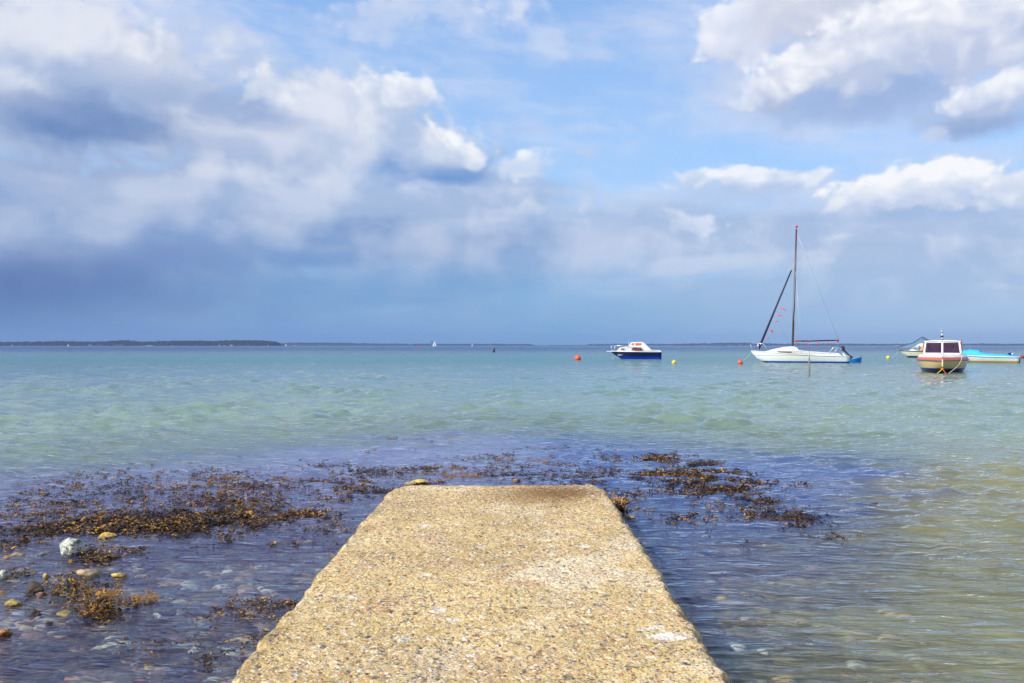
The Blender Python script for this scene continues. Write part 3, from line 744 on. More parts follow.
# ------------------------------------------------------------------ bladder wrack
def wrack():
    cs, fs = [], []
    def tuft(c, size, nleaf, flat):
        for i in range(nleaf):
            a = random.uniform(0, 2 * PI); L = size * random.uniform(0.5, 1.3); wd = L * random.uniform(0.22, 0.42)
            el_ = random.uniform(0.0, 0.9) * (1 - flat)
            d_ = Vector((math.cos(a) * math.cos(el_), math.sin(a) * math.cos(el_), math.sin(el_)))
            s_ = d_.cross(Vector((random.uniform(-.5, .5), random.uniform(-.5, .5), 1))).normalized() * wd
            o_ = c + Vector((random.gauss(0, size * 0.5), random.gauss(0, size * 0.5), random.uniform(-0.2, 0.35) * size * (1 - flat)))
            up = Vector((0, 0, L * random.uniform(-.1, .35)))
            pts = [o_ - s_ * 0.25, o_ + s_ * 0.25, o_ + d_ * L * .55 + s_ * 0.6 + up, o_ + d_ * L + s_ * 0.35 + up * .5, o_ + d_ * L - s_ * 0.35 + up * .3, o_ + d_ * L * .55 - s_ * 0.6 + up]
            k = len(cs); cs.extend([tuple(q) for q in pts])
            fs.append((k, k + 1, k + 2, k + 5)); fs.append((k + 5, k + 2, k + 3, k + 4))
    def patch(x, y, rx, ry, nn, size=0.022, z=0.016, slope=0.0, flat=0.55, leaf=10):
        nn = int(nn * 1.55)
        for _ in range(nn):
            a = random.uniform(0, 2 * PI); r_ = math.sqrt(random.random()) * random.choice((.8, 1.0, 1.0, 1.25, 1.9))
            qx = x + math.cos(a) * r_ * rx; qy = y + math.sin(a) * r_ * ry + (qx - x) * slope
            if qy < 436: continue
            c = at(qx, qy, z)
            # clump: keep mostly where a noise field is high
            if fbm(np.array(c.x * 2.3), np.array(c.y * 1.5), 3, 77) < random.uniform(-0.75, 0.10): continue
            if XL - 0.02 < c.x < XR + 0.02 and c.y < YE + 0.06: continue
            c.z = random.uniform(-0.018, z)
            tuft(c, size * random.uniform(.6, 1.25), leaf, flat)
    P_ = patch
    # left field
    P_(40, 492, 50, 10, 170, slope=-.12); P_(95, 474, 40, 4, 50, slope=-.1); P_(150, 485, 90, 12, 430, slope=-.06); P_(215, 478, 60, 12, 300)
    P_(130, 505, 130, 14, 500, slope=-.08); P_(40, 508, 60, 8, 160, slope=-.1); P_(95, 524, 62, 9, 430, size=.034, slope=-.03); P_(35, 530, 35, 8, 150, slope=-.08); P_(150, 522, 60, 8, 330, size=.032)
    P_(210, 516, 48, 9, 340, size=.034, slope=-.05); P_(245, 500, 50, 9, 330); P_(270, 483, 60, 8, 300, slope=-.05); P_(300, 515, 34, 6, 200, size=.03); P_(262, 521, 20, 6, 110)
    P_(335, 478, 30, 6, 180); P_(370, 488, 40, 5, 240, slope=-.03); P_(390, 470, 40, 5, 200); P_(330, 464, 26, 4, 90); P_(405, 468, 14, 2.5, 40); P_(350, 497, 60, 2, 70, slope=-.1)
    P_(240, 530, 14, 3, 40); P_(225, 537, 8, 3, 30); P_(175, 531, 14, 5, 60); P_(285, 543, 20, 4, 26); P_(330, 528, 24, 4, 28); P_(392, 438, 6, 1.5, 8); P_(408, 449, 10, 1.5, 12); P_(370, 450, 16, 1.5, 12)
    # clumps on the rocks
    P_(72, 586, 25, 12, 170, size=.020, z=.035, flat=.3); P_(98, 600, 20, 10, 130, size=.020, z=.05, flat=.3); P_(130, 600, 16, 5, 34, size=.018, z=.02); P_(145, 596, 12, 4, 26, size=.02)
    P_(96, 553, 16, 8, 80, size=.026, z=.03); P_(130, 549, 16, 3, 34, size=.024); P_(20, 573, 14, 4, 26, size=.02); P_(112, 588, 14, 6, 26, size=.02); P_(10, 545, 12, 4, 30)
    P_(150, 650, 18, 10, 20, size=.014); P_(165, 640, 14, 8, 14, size=.013); P_(195, 645, 20, 10, 20, size=.013); P_(130, 645, 8, 6, 8, size=.013)
    P_(180, 495, 200, 28, 190, leaf=4); P_(520, 462, 130, 14, 110, leaf=4); P_(720, 487, 110, 20, 80, leaf=4); P_(90, 545, 90, 30, 60, leaf=4, size=.018)
    P_(246, 606, 34, 10, 130, size=.018); P_(222, 608, 20, 8, 36, size=.018); P_(285, 602, 14, 3, 22, size=.02); P_(235, 645, 14, 7, 12, size=.015); P_(262, 634, 12, 6, 12, size=.015); P_(208, 660, 12, 6, 16, size=.018)
    # beyond the end of the jetty
    P_(500, 456, 34, 4, 110); P_(540, 465, 60, 6, 190); P_(480, 466, 40, 4, 70); P_(455, 472, 50, 5, 130); P_(500, 474, 60, 4, 150); P_(590, 470, 40, 7, 160); P_(560, 476, 50, 4, 120)
    P_(425, 468, 18, 3, 60); P_(430, 480, 16, 3, 40); P_(585, 481, 18, 2, 40); P_(450, 441, 5, 1.2, 6); P_(430, 441, 6, 1, 5); P_(560, 447, 22, 1.6, 16); P_(528, 448, 12, 1.5, 8)
    # right field
    P_(606, 453, 16, 6, 90); P_(612, 460, 12, 4, 40); P_(662, 457, 22, 3.5, 130, size=.036); P_(704, 463, 15, 3, 80, size=.034); P_(690, 473, 48, 5, 360, size=.034); P_(715, 484, 50, 6, 320, size=.034)
    P_(705, 492, 32, 4, 160); P_(750, 497, 30, 4, 150, slope=.1); P_(650, 475, 30, 6, 110); P_(630, 490, 24, 4, 80); P_(740, 505, 60, 4, 70, slope=.05); P_(780, 513, 34, 7, 150, slope=.08)
    P_(800, 519, 22, 6, 80); P_(690, 517, 22, 5, 50, size=.028); P_(755, 514, 30, 5, 50); P_(826, 534, 22, 4, 16); P_(742, 541, 6, 1.5, 5); P_(617, 503, 9, 6, 80, size=.034, z=.05, flat=0); P_(645, 509, 12, 2, 12)
    P_(875, 503, 3, 1, 3); P_(634, 497, 14, 4, 26)
    me = bpy.data.meshes.new('seaweed'); me.from_pydata(cs, [], fs)
    return me
m, n, out = material('bladder wrack')
ri_ = n.node('ShaderNodeNewGeometry').outputs['Random Per Island']
c = n.ramp(ri_, [(0, lin(18, 13, 8)), (.42, lin(44, 30, 12)), (.64, lin(92, 60, 16)), (.82, lin(150, 104, 24)), (.95, lin(208, 152, 38)), (1, lin(36, 26, 12))])
big = n.noise(geopos(n), 1.1, 3.0, 0.6)
c = n.mix(n.rng(big, 0.46, 0.62, 0.0, 0.75), c, lin(30, 21, 12))
c = n.mix(n.rng(n.noise(geopos(n), 0.8, 2.0), 0.56, 0.66, 0.0, 0.5), c, lin(190, 132, 36))
b = finish(n, out, c, 0.5, spec=0.35)
sw = link('seaweed', wrack(), m)
tag(sw, 'brown bladder wrack floating in broken mats round the end of the jetty', 'seaweed', kind='stuff')

# ------------------------------------------------------------------ boats
class MB:
    def __init__(s):
        s.v = []; s.f = []
    def tube(s, pts, r, n=6, r2=None):
        pts = [Vector(p) for p in pts]
        rings = []
        for i, p in enumerate(pts):
            t = (pts[min(i + 1, len(pts) - 1)] - pts[max(i - 1, 0)]).normalized()
            a = t.cross(Vector((0, 0, 1)))
            if a.length < 1e-3: a = t.cross(Vector((1, 0, 0)))
            a.normalize(); b = t.cross(a)
            q = i / max(1, len(pts) - 1)
            rr = r if r2 is None else r + (r2 - r) * q
            k = len(s.v)
            for j in range(n):
                an = 2 * PI * j / n
                s.v.append(p + (a * math.cos(an) + b * math.sin(an)) * rr)
            rings.append(k)
        for a, b in zip(rings, rings[1:]):
            for j in range(n):
                s.f.append((a + j, a + (j + 1) % n, b + (j + 1) % n, b + j))
        s.f.append(tuple(rings[0] + j for j in range(n))[::-1]); s.f.append(tuple(rings[-1] + j for j in range(n)))
        return s
    def box(s, c, d, top=1.0):
        k = len(s.v)
        for z in (-1, 1):
            q = top if z > 0 else 1.0
            for x, y in ((-1, -1), (1, -1), (1, 1), (-1, 1)):
                s.v.append(Vector((c[0] + x * d[0] / 2 * q, c[1] + y * d[1] / 2 * q, c[2] + z * d[2] / 2)))
        for f in ((3, 2, 1, 0), (4, 5, 6, 7), (0, 1, 5, 4), (1, 2, 6, 5), (2, 3, 7, 6), (3, 0, 4, 7)):
            s.f.append(tuple(k + i for i in f))
        return s
    def loft(s, secs, closed=False, caps=False):
        ks = []
        for sec in secs:
            ks.append(len(s.v)); s.v += [Vector(p) for p in sec]
        n = len(secs[0])
        for a, b in zip(ks, ks[1:]):
            for j in range(n if closed else n - 1):
                s.f.append((a + j, a + (j + 1) % n, b + (j + 1) % n, b + j))
        if caps:
            s.f.append(tuple(ks[0] + j for j in range(n))[::-1]); s.f.append(tuple(ks[-1] + j for j in range(n)))
        return s
    def prism(s, prof, wf):
        """side profile [(x, z)] given a half width wf(x, z) on both sides"""
        n = len(prof); k = len(s.v)
        for sg in (-1, 1):
            for x, z in prof:
                s.v.append(Vector((x, sg * wf(x, z), z)))
        s.f.append(tuple(range(k, k + n))); s.f.append(tuple(range(k + n, k + 2 * n))[::-1])
        for j in range(n):
            s.f.append((k + (j + 1) % n, k + j, k + n + j, k + n + (j + 1) % n))
        return s
    def plate(s, prof, wf, side, t=0.012, lift=0.006):
        """a thin pane lying on the prism's side"""
        n = len(prof); k = len(s.v)
        for q in (-t, lift):
            for x, z in prof:
                s.v.append(Vector((x, side * (wf(x, z) + q), z)))
        s.f.append(tuple(range(k, k + n))); s.f.append(tuple(range(k + n, k + 2 * n))[::-1])
        for j in range(n):
            s.f.append((k + (j + 1) % n, k + j, k + n + j, k + n + (j + 1) % n))
        return s
    def ball(s, c, r, sz=1.0, n=16, m_=10):
        k = len(s.v); c = Vector(c)
        for i in range(m_ + 1):
            th = PI * i / m_
            for j in range(n):
                ph = 2 * PI * j / n
                s.v.append(c + Vector((math.sin(th) * math.cos(ph) * r, math.sin(th) * math.sin(ph) * r, math.cos(th) * r * sz)))
        for i in range(m_):
            for j in range(n):
                s.f.append((k + i * n + j, k + i * n + (j + 1) % n, k + (i + 1) * n + (j + 1) % n, k + (i + 1) * n + j))
        return s
    def build(s, name, mat, parent=None, smooth=False, bevel=0.0):
        me = bpy.data.meshes.new(name); me.from_pydata([tuple(p) for p in s.v], [], s.f)
        bm = bmesh.new(); bm.from_mesh(me)
        bmesh.ops.remove_doubles(bm, verts=bm.verts, dist=1e-4)
        bmesh.ops.recalc_face_normals(bm, faces=bm.faces)
        if bevel:
            bmesh.ops.bevel(bm, geom=[e for e in bm.edges if len(e.link_faces) == 2 and e.calc_face_angle(0) > 0.5], offset=bevel, segments=2, affect='EDGES', clamp_overlap=True)
        bm.to_mesh(me); bm.free()
        return link(name, me, mat, parent, smooth)

def empty(name, loc, rz, label, cat, group=None):
    o = bpy.data.objects.new(name, None); COL.objects.link(o)
    o.location = loc; o.rotation_euler = (0, 0, rz)
    return tag(o, label, cat, group)

def paint(name, c, rough=0.35, dirt=0.25, spec=0.5, metallic=0.0, dc=(90, 84, 60)):
    m, n, out = material(name)
    p = objco(n)
    q = n.v('MULTIPLY', p, (1.0, 1.0, 0.25))
    f = n.m('MULTIPLY', n.rng(n.noise(q, 3.5, 5.0, 0.65), 0.45, 0.75), dirt)
    finish(n, out, n.mix(f, lin(*c), lin(*dc)), rough, spec=spec, metallic=metallic)
    return m
def hull_paint(name, top, boot, zb, boot2=None, zb2=None, stripe=None, z0=0, z1=0, dirt=0.3):
    """two or three paints with masked edges, by height over the keel, as boats are painted"""
    m, n, out = material(name)
    p = objco(n)
    z = n.sep(p)[2]
    c = lin(*top)
    q = n.v('MULTIPLY', p, (1.0, 1.0, 0.3))
    c = n.mix(n.m('MULTIPLY', n.rng(n.noise(q, 2.5, 5.0, 0.65), 0.42, 0.75), dirt), c, lin(130, 122, 84))
    if stripe: c = n.mix(n.m('MULTIPLY', n.m('GREATER_THAN', z, z0), n.m('LESS_THAN', z, z1)), c, lin(*stripe))
    c = n.mix(n.m('LESS_THAN', z, zb), c, lin(*boot))
    if boot2: c = n.mix(n.m('LESS_THAN', n.m('ADD', z, n.m('MULTIPLY', n.noise(p, 3.0, 3.0), 0.08)), zb2), c, lin(*boot2))
    finish(n, out, c, 0.28, spec=0.5, coat=0.2)
    return m
W_GEL = paint('white gelcoat', (232, 232, 226), 0.3, 0.15)
W_RAIL = paint('polished steel rail', (205, 208, 212), 0.25, 0.0, metallic=0.6)
P_BLACK = paint('black plastic', (26, 27, 32), 0.45, 0.1)
P_ROPE = paint('pale rope', (200, 188, 150), 0.8, 0.3)
P_RED = paint('red cloth', (236, 26, 50), 0.7, 0.0)
P_ORR = paint('orange plastic', (240, 92, 28), 0.45, 0.15, dc=(150, 60, 20))
P_YEL = paint('yellow plastic', (242, 212, 10), 0.45, 0.1, dc=(150, 140, 30))
P_WIRE = paint('steel wire', (200, 204, 210), 0.4, 0.0, metallic=0.3)

def smoke_glass(name, c, c2=None):
    m, n, out = material(name)
    g = n.noise(objco(n), 4.0, 3.0, 0.5)
    finish(n, out, n.mix(n.rng(g, 0.4, 0.65), lin(*c), lin(*(c2 or c))), 0.08, spec=0.8)
    return m

def hull(L, B, zs, zb, draft=0.35, stern=0.82, rake=0.35, full=2.2, flare=0.35, n=22, m_=9, tr=0.0):
    """hull skin from the transom (x=0) to the stem (x=L); returns builder, sheer function and beam function"""
    mb = MB(); secs = []
    def sheer(x):
        t = max(0.0, min(1.0, x / L)); return zs + (zb - zs) * t ** 1.6
    def beam(x):
        t = max(0.0, min(1.0, x / L))
        a = stern + (1 - stern) * math.sin(min(1, t / 0.45) * PI / 2)
        return B / 2 * a * (1 - max(0, (t - 0.38) / 0.62) ** full)
    for i in range(n + 1):
        t = i / n; x = L * t
        b = max(beam(x), 0.012); top = sheer(x)
        zk = -draft * (1 - t ** 5)
        pts = []
        for j in range(m_ + 1):
            s_ = j / m_
            y = b * (s_ ** (0.34 + flare * t))
            z = zk + (top - zk) * s_ ** 1.7
            xx = x - rake * (1 - s_) ** 1.2 * t ** 6 * L * 0.35 + tr * s_ * (1 - t) ** 8
            pts.append((xx, y, z))
        secs.append([(x_, -y_, z_) for x_, y_, z_ in pts[::-1]] + pts[1:])
    mb.loft(secs)
    k = 0; nn = len(secs[0])
    mb.f.append(tuple(range(nn)))
    return mb, sheer, beam
def deck(L, sheer, beam, inset=0.03, camber=0.06, n=22, drop=0.02, x0=0.02):
    mb = MB(); secs = []
    for i in range(n + 1):
        x = x0 + (L - x0 - 0.03) * i / n; b = max(beam(x) - inset, 0.004); z = sheer(x) - drop
        secs.append([(x, b * q, z + camber * (1 - q * q) * min(1, b * 2)) for q in (-1, -.6, -.2, .2, .6, 1)])
    return mb.loft(secs)
def rub(L, sheer, beam, r=0.025, dz=0.0, n=22, out=0.0):
    mb = MB()
    for sg in (-1, 1):
        mb.tube([(L * i / n, sg * (beam(L * i / n) + out), sheer(L * i / n) + dz) for i in range(n + 1)], r, 5)
    mb.tube([(0, -beam(0), sheer(0) + dz), (0, beam(0), sheer(0) + dz)], r, 5)
    return mb

def moor(name, px_s, px_b, yw, label, cat, flip=False):
    """an Empty at the stern, the boat lying square to the line of sight; returns it with the metres per pixel along and up"""
    D = F * H / (yw - HY); kz = D / F; c = (px_s + px_b) / 2
    th = math.atan((c - 512) / F); kx = kz * math.cos(th)
    hl = abs(px_b - px_s) / 2 * kx
    C = Vector(((c - 512) * kz, D, 0))
    if px_b < px_s:
        o = empty(name, C + Vector((math.cos(th), -math.sin(th), 0)) * hl, -th if flip else PI - th, label, cat, 'boats at their moorings')
    return o, kx, kz, D
# --- sailing boat ---------------------------------------------------------------------------------
yw = 362.6
sb_, kx, kz, Ds = moor('sailing_boat', 848, 750, yw, 'white sailing boat with bare mast and red pennants, moored behind the thin stake', 'sailing boat')
k = kz
def sx(px): return (848 - px) * kxs
def sz(py): return (362.6 - py) * kzs
kxs, kzs = kx, kz
L = sx(750)
hb, sh, bm_ = hull(L, 2.45, sz(356), sz(350.8), 0.3, 0.78, 0.5, full=2.0)
hb.build('hull', hull_paint('white hull with blue boot top', (246, 244, 236), (10, 74, 190), sz(361.0), stripe=(170, 168, 160), z0=sz(355.6) , z1=sz(355.1), dirt=0.08), sb_, True)
deck(L, sh, bm_).build('deck', W_GEL, sb_, True)
rub(L, sh, bm_, 0.03).build('rub_rail', W_GEL, sb_, True)
prof = [(sx(764), sz(353.5)), (sx(764.5), sz(351.6)), (sx(772), sz(349.4)), (sx(784), sz(346.9)), (sx(793), sz(346.4)), (sx(796.5), sz(347.4)), (sx(799), sz(350.2)), (sx(806), sz(351.0)), (sx(838), sz(353.2)), (sx(841), sz(356.4))]
def wf(x, z): return max(0.05, min(bm_(x) - 0.2, 0.92) - 0.28 * max(0, z - sz(352)))
cab = MB().prism(prof, wf).build('cabin', W_GEL, sb_, False, 0.03)
GW = smoke_glass('smoked window', (96, 84, 70))
for sg in (-1, 1):
    MB().plate([(sx(776), sz(352.0)), (sx(778), sz(351.1)), (sx(791.5), sz(351.2)), (sx(791.5), sz(353.0))], wf, sg).build('cabin_window', GW, cab)
MB().tube([(sx(792.6), 0, sz(346.8)), (sx(794.6), 0, sz(288)), (sx(796.4), 0, sz(229))], 0.085, 8, 0.065).build('mast', paint('varnished dark mast', (86, 62, 54), 0.35, 0.3, dc=(40, 60, 90)), sb_, True)
MB().tube([(sx(793.6), -0.75, sz(308)), (sx(794), 0, sz(307)), (sx(793.6), 0.75, sz(308))], 0.02, 5).build('spreader', W_RAIL, sb_)
rig = MB()
top_ = (sx(795.4), 0, sz(268))
for sg in (-1, 1):
    rig.tube([top_, (sx(793.6), sg * 0.75, sz(308)), (sx(797), sg * 1.1, sz(354))], 0.011, 4)
    rig.tube([top_, (sx(801.5), sg * 1.05, sz(353.5))], 0.011, 4)
rig.tube([(sx(796.2), 0, sz(233)), (sx(806), 0, sz(255)), (sx(837.6), 0, sz(339.6))], 0.012, 4)
rig.build('stay_wires', P_WIRE, sb_, True)
MB().tube([(sx(758), 0, sz(349)), (sx(774), 0, sz(311)), (sx(791.4), 0, sz(270))], 0.10, 8, 0.06).build('furled_jib', paint('furled blue sail cover', (44, 46, 66), 0.8, 0.35, dc=(120, 60, 46)), sb_, True)
MB().tube([(sx(791.4), 0, sz(270)), (sx(795.2), 0, sz(262))], 0.012, 4).build('forestay', P_WIRE, sb_, True)
bo = MB().tube([(sx(794.6), 0, sz(341.2)), (sx(838.2), 0, sz(340.4))], 0.07, 8, 0.05).build('boom', paint('dark boom', (40, 44, 52), 0.5, 0.1), sb_, True)
MB().tube([(sx(795.6), 0.02, sz(341.3)), (sx(799.4), 0.02, sz(341.4))], 0.075, 6, 0.065).build('sail_tie', P_RED, bo, True)
def rail(pts, r=0.022):
    mb = MB()
    for sg in (-1, 1):
        for line in pts: mb.tube([(x, sg * y, z) for x, y, z in line], r, 5)
    return mb
rail([[(sx(749.6), .12, sz(344.2)), (sx(752.4), .3, sz(343)), (sx(762.6), .62, sz(343.7)), (sx(767.5), .7, sz(350))], [(sx(749.6), .12, sz(344.2)), (sx(751.6), .1, sz(351))],
      [(sx(757), .45, sz(343.4)), (sx(758.5), .45, sz(350.4))]]).tube([(sx(749.6), -.12, sz(344.2)), (sx(749.6), .12, sz(344.2))], .022, 5).build('pulpit_rail', W_RAIL, sb_, True)
rail([[(sx(828), .85, sz(353.4)), (sx(832.6), .85, sz(347.8)), (sx(840.4), .85, sz(348)), (sx(841), .85, sz(354))], [(sx(832.6), .85, sz(353.4)), (sx(837), .85, sz(348))]]).tube([(sx(840.4), -.85, sz(348)), (sx(840.4), .85, sz(348))], .022, 5).build('stern_rail', W_RAIL, sb_, True)
MB().tube([(sx(842), 0, sz(353)), (sx(846), 0, sz(358)), (sx(847.6), 0, sz(362))], 0.06, 6).build('rudder_head', W_GEL, sb_)
eng = MB().box((sx(842.2), 0.05, sz(348.6)), (0.30, 0.26, 0.42), 0.75)
eo = eng.build('outboard_motor', P_BLACK, sb_, False, 0.04)
MB().tube([(sx(843), 0.05, sz(350)), (sx(848), 0.05, sz(355)), (sx(851.5), 0.05, sz(357.6))], 0.075, 6, 0.05).tube([(sx(850.6), 0.05, sz(355.6)), (sx(849.4), 0.05, sz(359.4))], 0.05, 5).build('motor_leg', P_BLACK, eo)
MB().tube([(sx(841.4), .05, sz(348)), (sx(838.6), .12, sz(346.4))], 0.03, 5).build('tiller_arm', P_BLACK, eo)
fl = [((780.2, 307.6), (787.8, 310.8), .1), ((776.8, 315.2), (782.2, 315.6), .09), ((774.4, 321.0), (779, 321.4), .09), ((770, 329.6), (773.4, 332.4), .22), ((766.6, 337.2), (768.6, 338.6), .12),
      ((795.6, 340.8), (799.4, 341.4), .1), ((806.6, 343.2), (810.2, 346.2), .12), ((817.2, 342.6), (820, 345.4), .18), ((827, 342.4), (829.4, 345.2), .18), ((835.6, 341.0), (838.6, 342.2), .14)]
bl = MB().tube([(sx(788), .12, sz(304)), (sx(780), .12, sz(309)), (sx(774), .14, sz(322)), (sx(766), .2, sz(339))], 0.006, 4).tube([(sx(796), .12, sz(341)), (sx(808), .14, sz(343.6)), (sx(820), .12, sz(342.8)), (sx(838), .1, sz(341.2))], 0.006, 4).build('signal_line', P_WIRE, sb_)
for (a, b, hh_) in fl:
    mb = MB(); ax, az_ = sx(a[0]), sz(a[1]); bx, bz = sx(b[0]), sz(b[1])
    n_ = 5; P0 = []
    for i in range(n_ + 1):
        t = i / n_; x = ax + (bx - ax) * t; z = az_ + (bz - az_) * t; h_ = hh_ * (1 - 0.75 * t); y = .13 + 0.06 * math.sin(t * 5)
        P0.append([(x, y, z + h_ / 2), (x, y, z - h_ / 2), (x, y - .012, z - h_ / 2), (x, y - .012, z + h_ / 2)])
    mb.loft(P0, closed=True, caps=True).build('pennant', P_RED, sb_)
MB().ball((sx(796.6), 0, sz(226.4)), 0.10, 1.1, 8, 6).tube([(sx(796.5), 0, sz(229)), (sx(796.6), 0, sz(226))], 0.02, 4).build('masthead_light', P_RED, sb_, True)
MB().tube([(sx(750.6), 0, sz(352)), (sx(747), 0, sz(357)), (sx(742), -.05, sz(361))], 0.015, 4).build('mooring_rope', P_ROPE, sb_)

# --- blue dinghy behind the stern -----------------------------------------------------------------
dg = empty('dinghy', ((848.2 - 512) * k * 1.02, Ds * 1.02, 0), R(-23), 'small bright blue dinghy tied behind the stern of the white sailing boat', 'dinghy', 'boats at their moorings')
hb, sh, bm_ = hull(1.05 + 0.0, 0.95, 0.22, 0.46, 0.12, 0.85, 0.2, full=3.0, n=14, m_=6)
for q in hb.v: q.x *= 1.0
BLU = paint('bright blue plastic', (18, 132, 226), 0.4, 0.15, dc=(10, 70, 150))
hb.build('hull', BLU, dg, True)
deck(1.05, sh, bm_, 0.02, 0.05, 12).build('cover', BLU, dg, True)
rub(1.05, sh, bm_, 0.02, n=12).build('gunwale', BLU, dg, True)

# --- buoys ----------------------------------------------------------------------------------------
def buoy(px, pw, d_px, mat, label, cat='buoy', squash=0.92):
    D = F * H / (pw - HY); kk = D / F; r_ = d_px * kk / 2
    b = empty('mooring_buoy', ((px - 512) * kk, D, 0), 0, label, cat, 'mooring buoys')
    MB().ball((0, 0, r_ * 0.55), r_, squash).build('float', mat, b, True)
    MB().tube([(0, 0, r_ * 1.35), (0, 0, r_ * 1.65)], r_ * 0.22, 8).tube([(-.12 * r_, 0, r_ * 1.6), (-.1 * r_, 0, r_ * 1.85), (.1 * r_, 0, r_ * 1.85), (.12 * r_, 0, r_ * 1.6)], r_ * 0.07, 5).build('eye', mat, b, True)
    return b
buoy(577.8, 360.0, 6.4, P_ORR, 'largest orange buoy, floating left of the navy cabin cruiser')
buoy(740.2, 364.0, 5.2, P_ORR, 'orange buoy floating just off the bow of the white sailing boat')
buoy(674.0, 363.6, 4.4, P_YEL, 'yellow buoy floating right of the navy cabin cruiser')
buoy(888.0, 358.6, 3.6, P_YEL, 'yellow buoy floating left of the boat under the grey awning')
buoy(1022.8, 358.4, 4.0, paint('dark red plastic', (140, 30, 36), 0.5, 0.3), 'dark red buoy cut by the right edge, past the boat under the blue cover')
buoy(417.8, 347.2, 1.5, P_ORR, 'tiny orange buoy far out, left of the larger distant white sail')
Dk = F * H / (352.2 - HY); kk = Dk / F
b = empty('leaning_buoy', ((494 - 512) * kk, Dk, 0), 0, 'dark leaning spar buoy alone in open water between the far sail and the navy cruiser', 'buoy')
MB().tube([(-.12, 0, -.2), (-.04, 0, .25), (.04, 0, .52)], 0.30, 10, 0.22).build('body', paint('dark red weathered buoy', (62, 30, 34), 0.7, 0.4, dc=(20, 24, 20)), b, True)
MB().tube([(.04, 0, .5), (.22, 0, .98)], 0.15, 8, 0.07).build('top_mark', P_BLACK, b, True)
# stake
Dp = F * H / (375.4 - HY); kk = Dp / F
b = empty('wooden_stake', ((809.4 - 512) * kk, Dp, 0), 0, 'thin weathered wooden stake standing in the water before the sailing boat', 'stake')
MB().tube([(.01, 0, -1.2), (0, 0, .3), (-.01, 0, 24 * kk * .62)], 0.036, 7, 0.034).build('shaft', paint('weathered wood', (128, 116, 88), 0.9, 0.6, dc=(90, 70, 44)), b, True)
MB().tube([(-.01, 0, 24 * kk * .62), (-.02, 0, 24 * kk)], 0.030, 7, 0.026).build('shaft_top', paint('pale wood', (176, 176, 166), 0.9, 0.4), b, True)

# --- navy cabin cruiser ---------------------------------------------------------------------------
nc, kxc, kzc, Dc = moor('cabin_cruiser', 661.2, 610.6, 358.9, 'navy blue hulled cabin cruiser with white cabin and orange curtains in its top windows', 'motor boat')
k = kxc
def cx(px): return (661.2 - px) * kxc
def cz(py): return (358.9 - py) * kzc
L = cx(610.6)
hb, sh, bm_ = hull(L, 2.2, cz(351.8), cz(351.2), 0.3, 0.85, 0.9, full=2.2)
hb.build('hull', hull_paint('navy hull with bright blue boot top', (8, 14, 74), (10, 52, 196), cz(356.6), dirt=0.0), nc, True)
deck(L, sh, bm_, 0.0, 0.05, drop=-0.02).build('deck', W_GEL, nc, True)
rub(L, sh, bm_, 0.05, 0.0, out=0.01).build('rub_rail', W_GEL, nc, True)
MB().box((cx(609), 0, cz(351.4)), (5 * k, 0.22, 0.07)).build('bow_plank', W_GEL, nc)
prof = [(cx(616.2), cz(351.4)), (cx(617.6), cz(349.8)), (cx(620.2), cz(347.2)), (cx(624), cz(346.5)), (cx(629), cz(345.8)), (cx(630.9), cz(342.6)), (cx(632), cz(342.1)), (cx(642.4), cz(342.1)), (cx(644.4), cz(343.4)),
        (cx(650.6), cz(349.3)), (cx(652), cz(350.1)), (cx(660.0), cz(350.2)), (cx(661), cz(351.6))]
def wf(x, z): return max(0.05, min(bm_(x) - 0.08, 0.98) - 0.20 * max(0, z - cz(350)))
cab = MB().prism(prof, wf).build('cabin', W_GEL, nc, False, 0.035)
g1 = smoke_glass('brown curtained window', (96, 40, 34), (120, 66, 48)); g2 = smoke_glass('orange curtained window', (226, 92, 34), (236, 120, 60))
def panes(name, shapes, glass, wf, cab):
    for sg in (-1, 1):
        MB().plate(shapes, wf, sg).build(name, glass, cab)
panes('fore_window', [(cx(620.2), cz(349.6)), (cx(621.4), cz(348.3)), (cx(624.6), cz(348.2)), (cx(623.6), cz(349.8))], g1, wf, cab)
panes('side_window', [(cx(631.2), cz(350.4)), (cx(632.4), cz(347.9)), (cx(634), cz(347.4)), (cx(641), cz(347.3)), (cx(642), cz(348.4)), (cx(642.2), cz(350.5))], g1, wf, cab)
panes('top_window', [(cx(631.2), cz(344.9)), (cx(632.0), cz(343.2)), (cx(634), cz(343.1)), (cx(633.4), cz(345))], g2, wf, cab)
panes('top_window', [(cx(635.2), cz(345)), (cx(635.4), cz(343.1)), (cx(641.3), cz(343.1)), (cx(641.2), cz(345))], g2, wf, cab)
MB().box((cx(631.0), 0, cz(344.2)), (0.02, 1.4, 1.9 * k)).build('windscreen', smoke_glass('grey glass', (70, 76, 84)), cab)
rail([[(cx(611), .1, cz(345.4)), (cx(614), .35, cz(346)), (cx(620.4), .66, cz(345.5)), (cx(629), .8, cz(345.8))], [(cx(611), .1, cz(345.4)), (cx(612), .1, cz(351))], [(cx(614.6), .4, cz(346)), (cx(615), .4, cz(351))]], 0.028).build('bow_rail', W_RAIL, nc, True)
MB().tube([(cx(628.6), .3, cz(346)), (cx(628.8), .3, cz(340.4)), (cx(630), .3, cz(340.6))], 0.03, 5).build('lamp_post', W_RAIL, nc)
RM = paint('pale lettering', (190, 190, 176), 0.5, 0.2)
for sg in (-1, 1):
    mb = MB()
    for i, wd in enumerate((1.0, .7, .8, .5)):
        x = cx(618.3 + i * 1.25)
        mb.box((x, sg * (bm_(x) * 0.985), cz(354.9)), (0.085 * wd, 0.05, 0.17))
    mb.build('registration_marks', RM, nc)
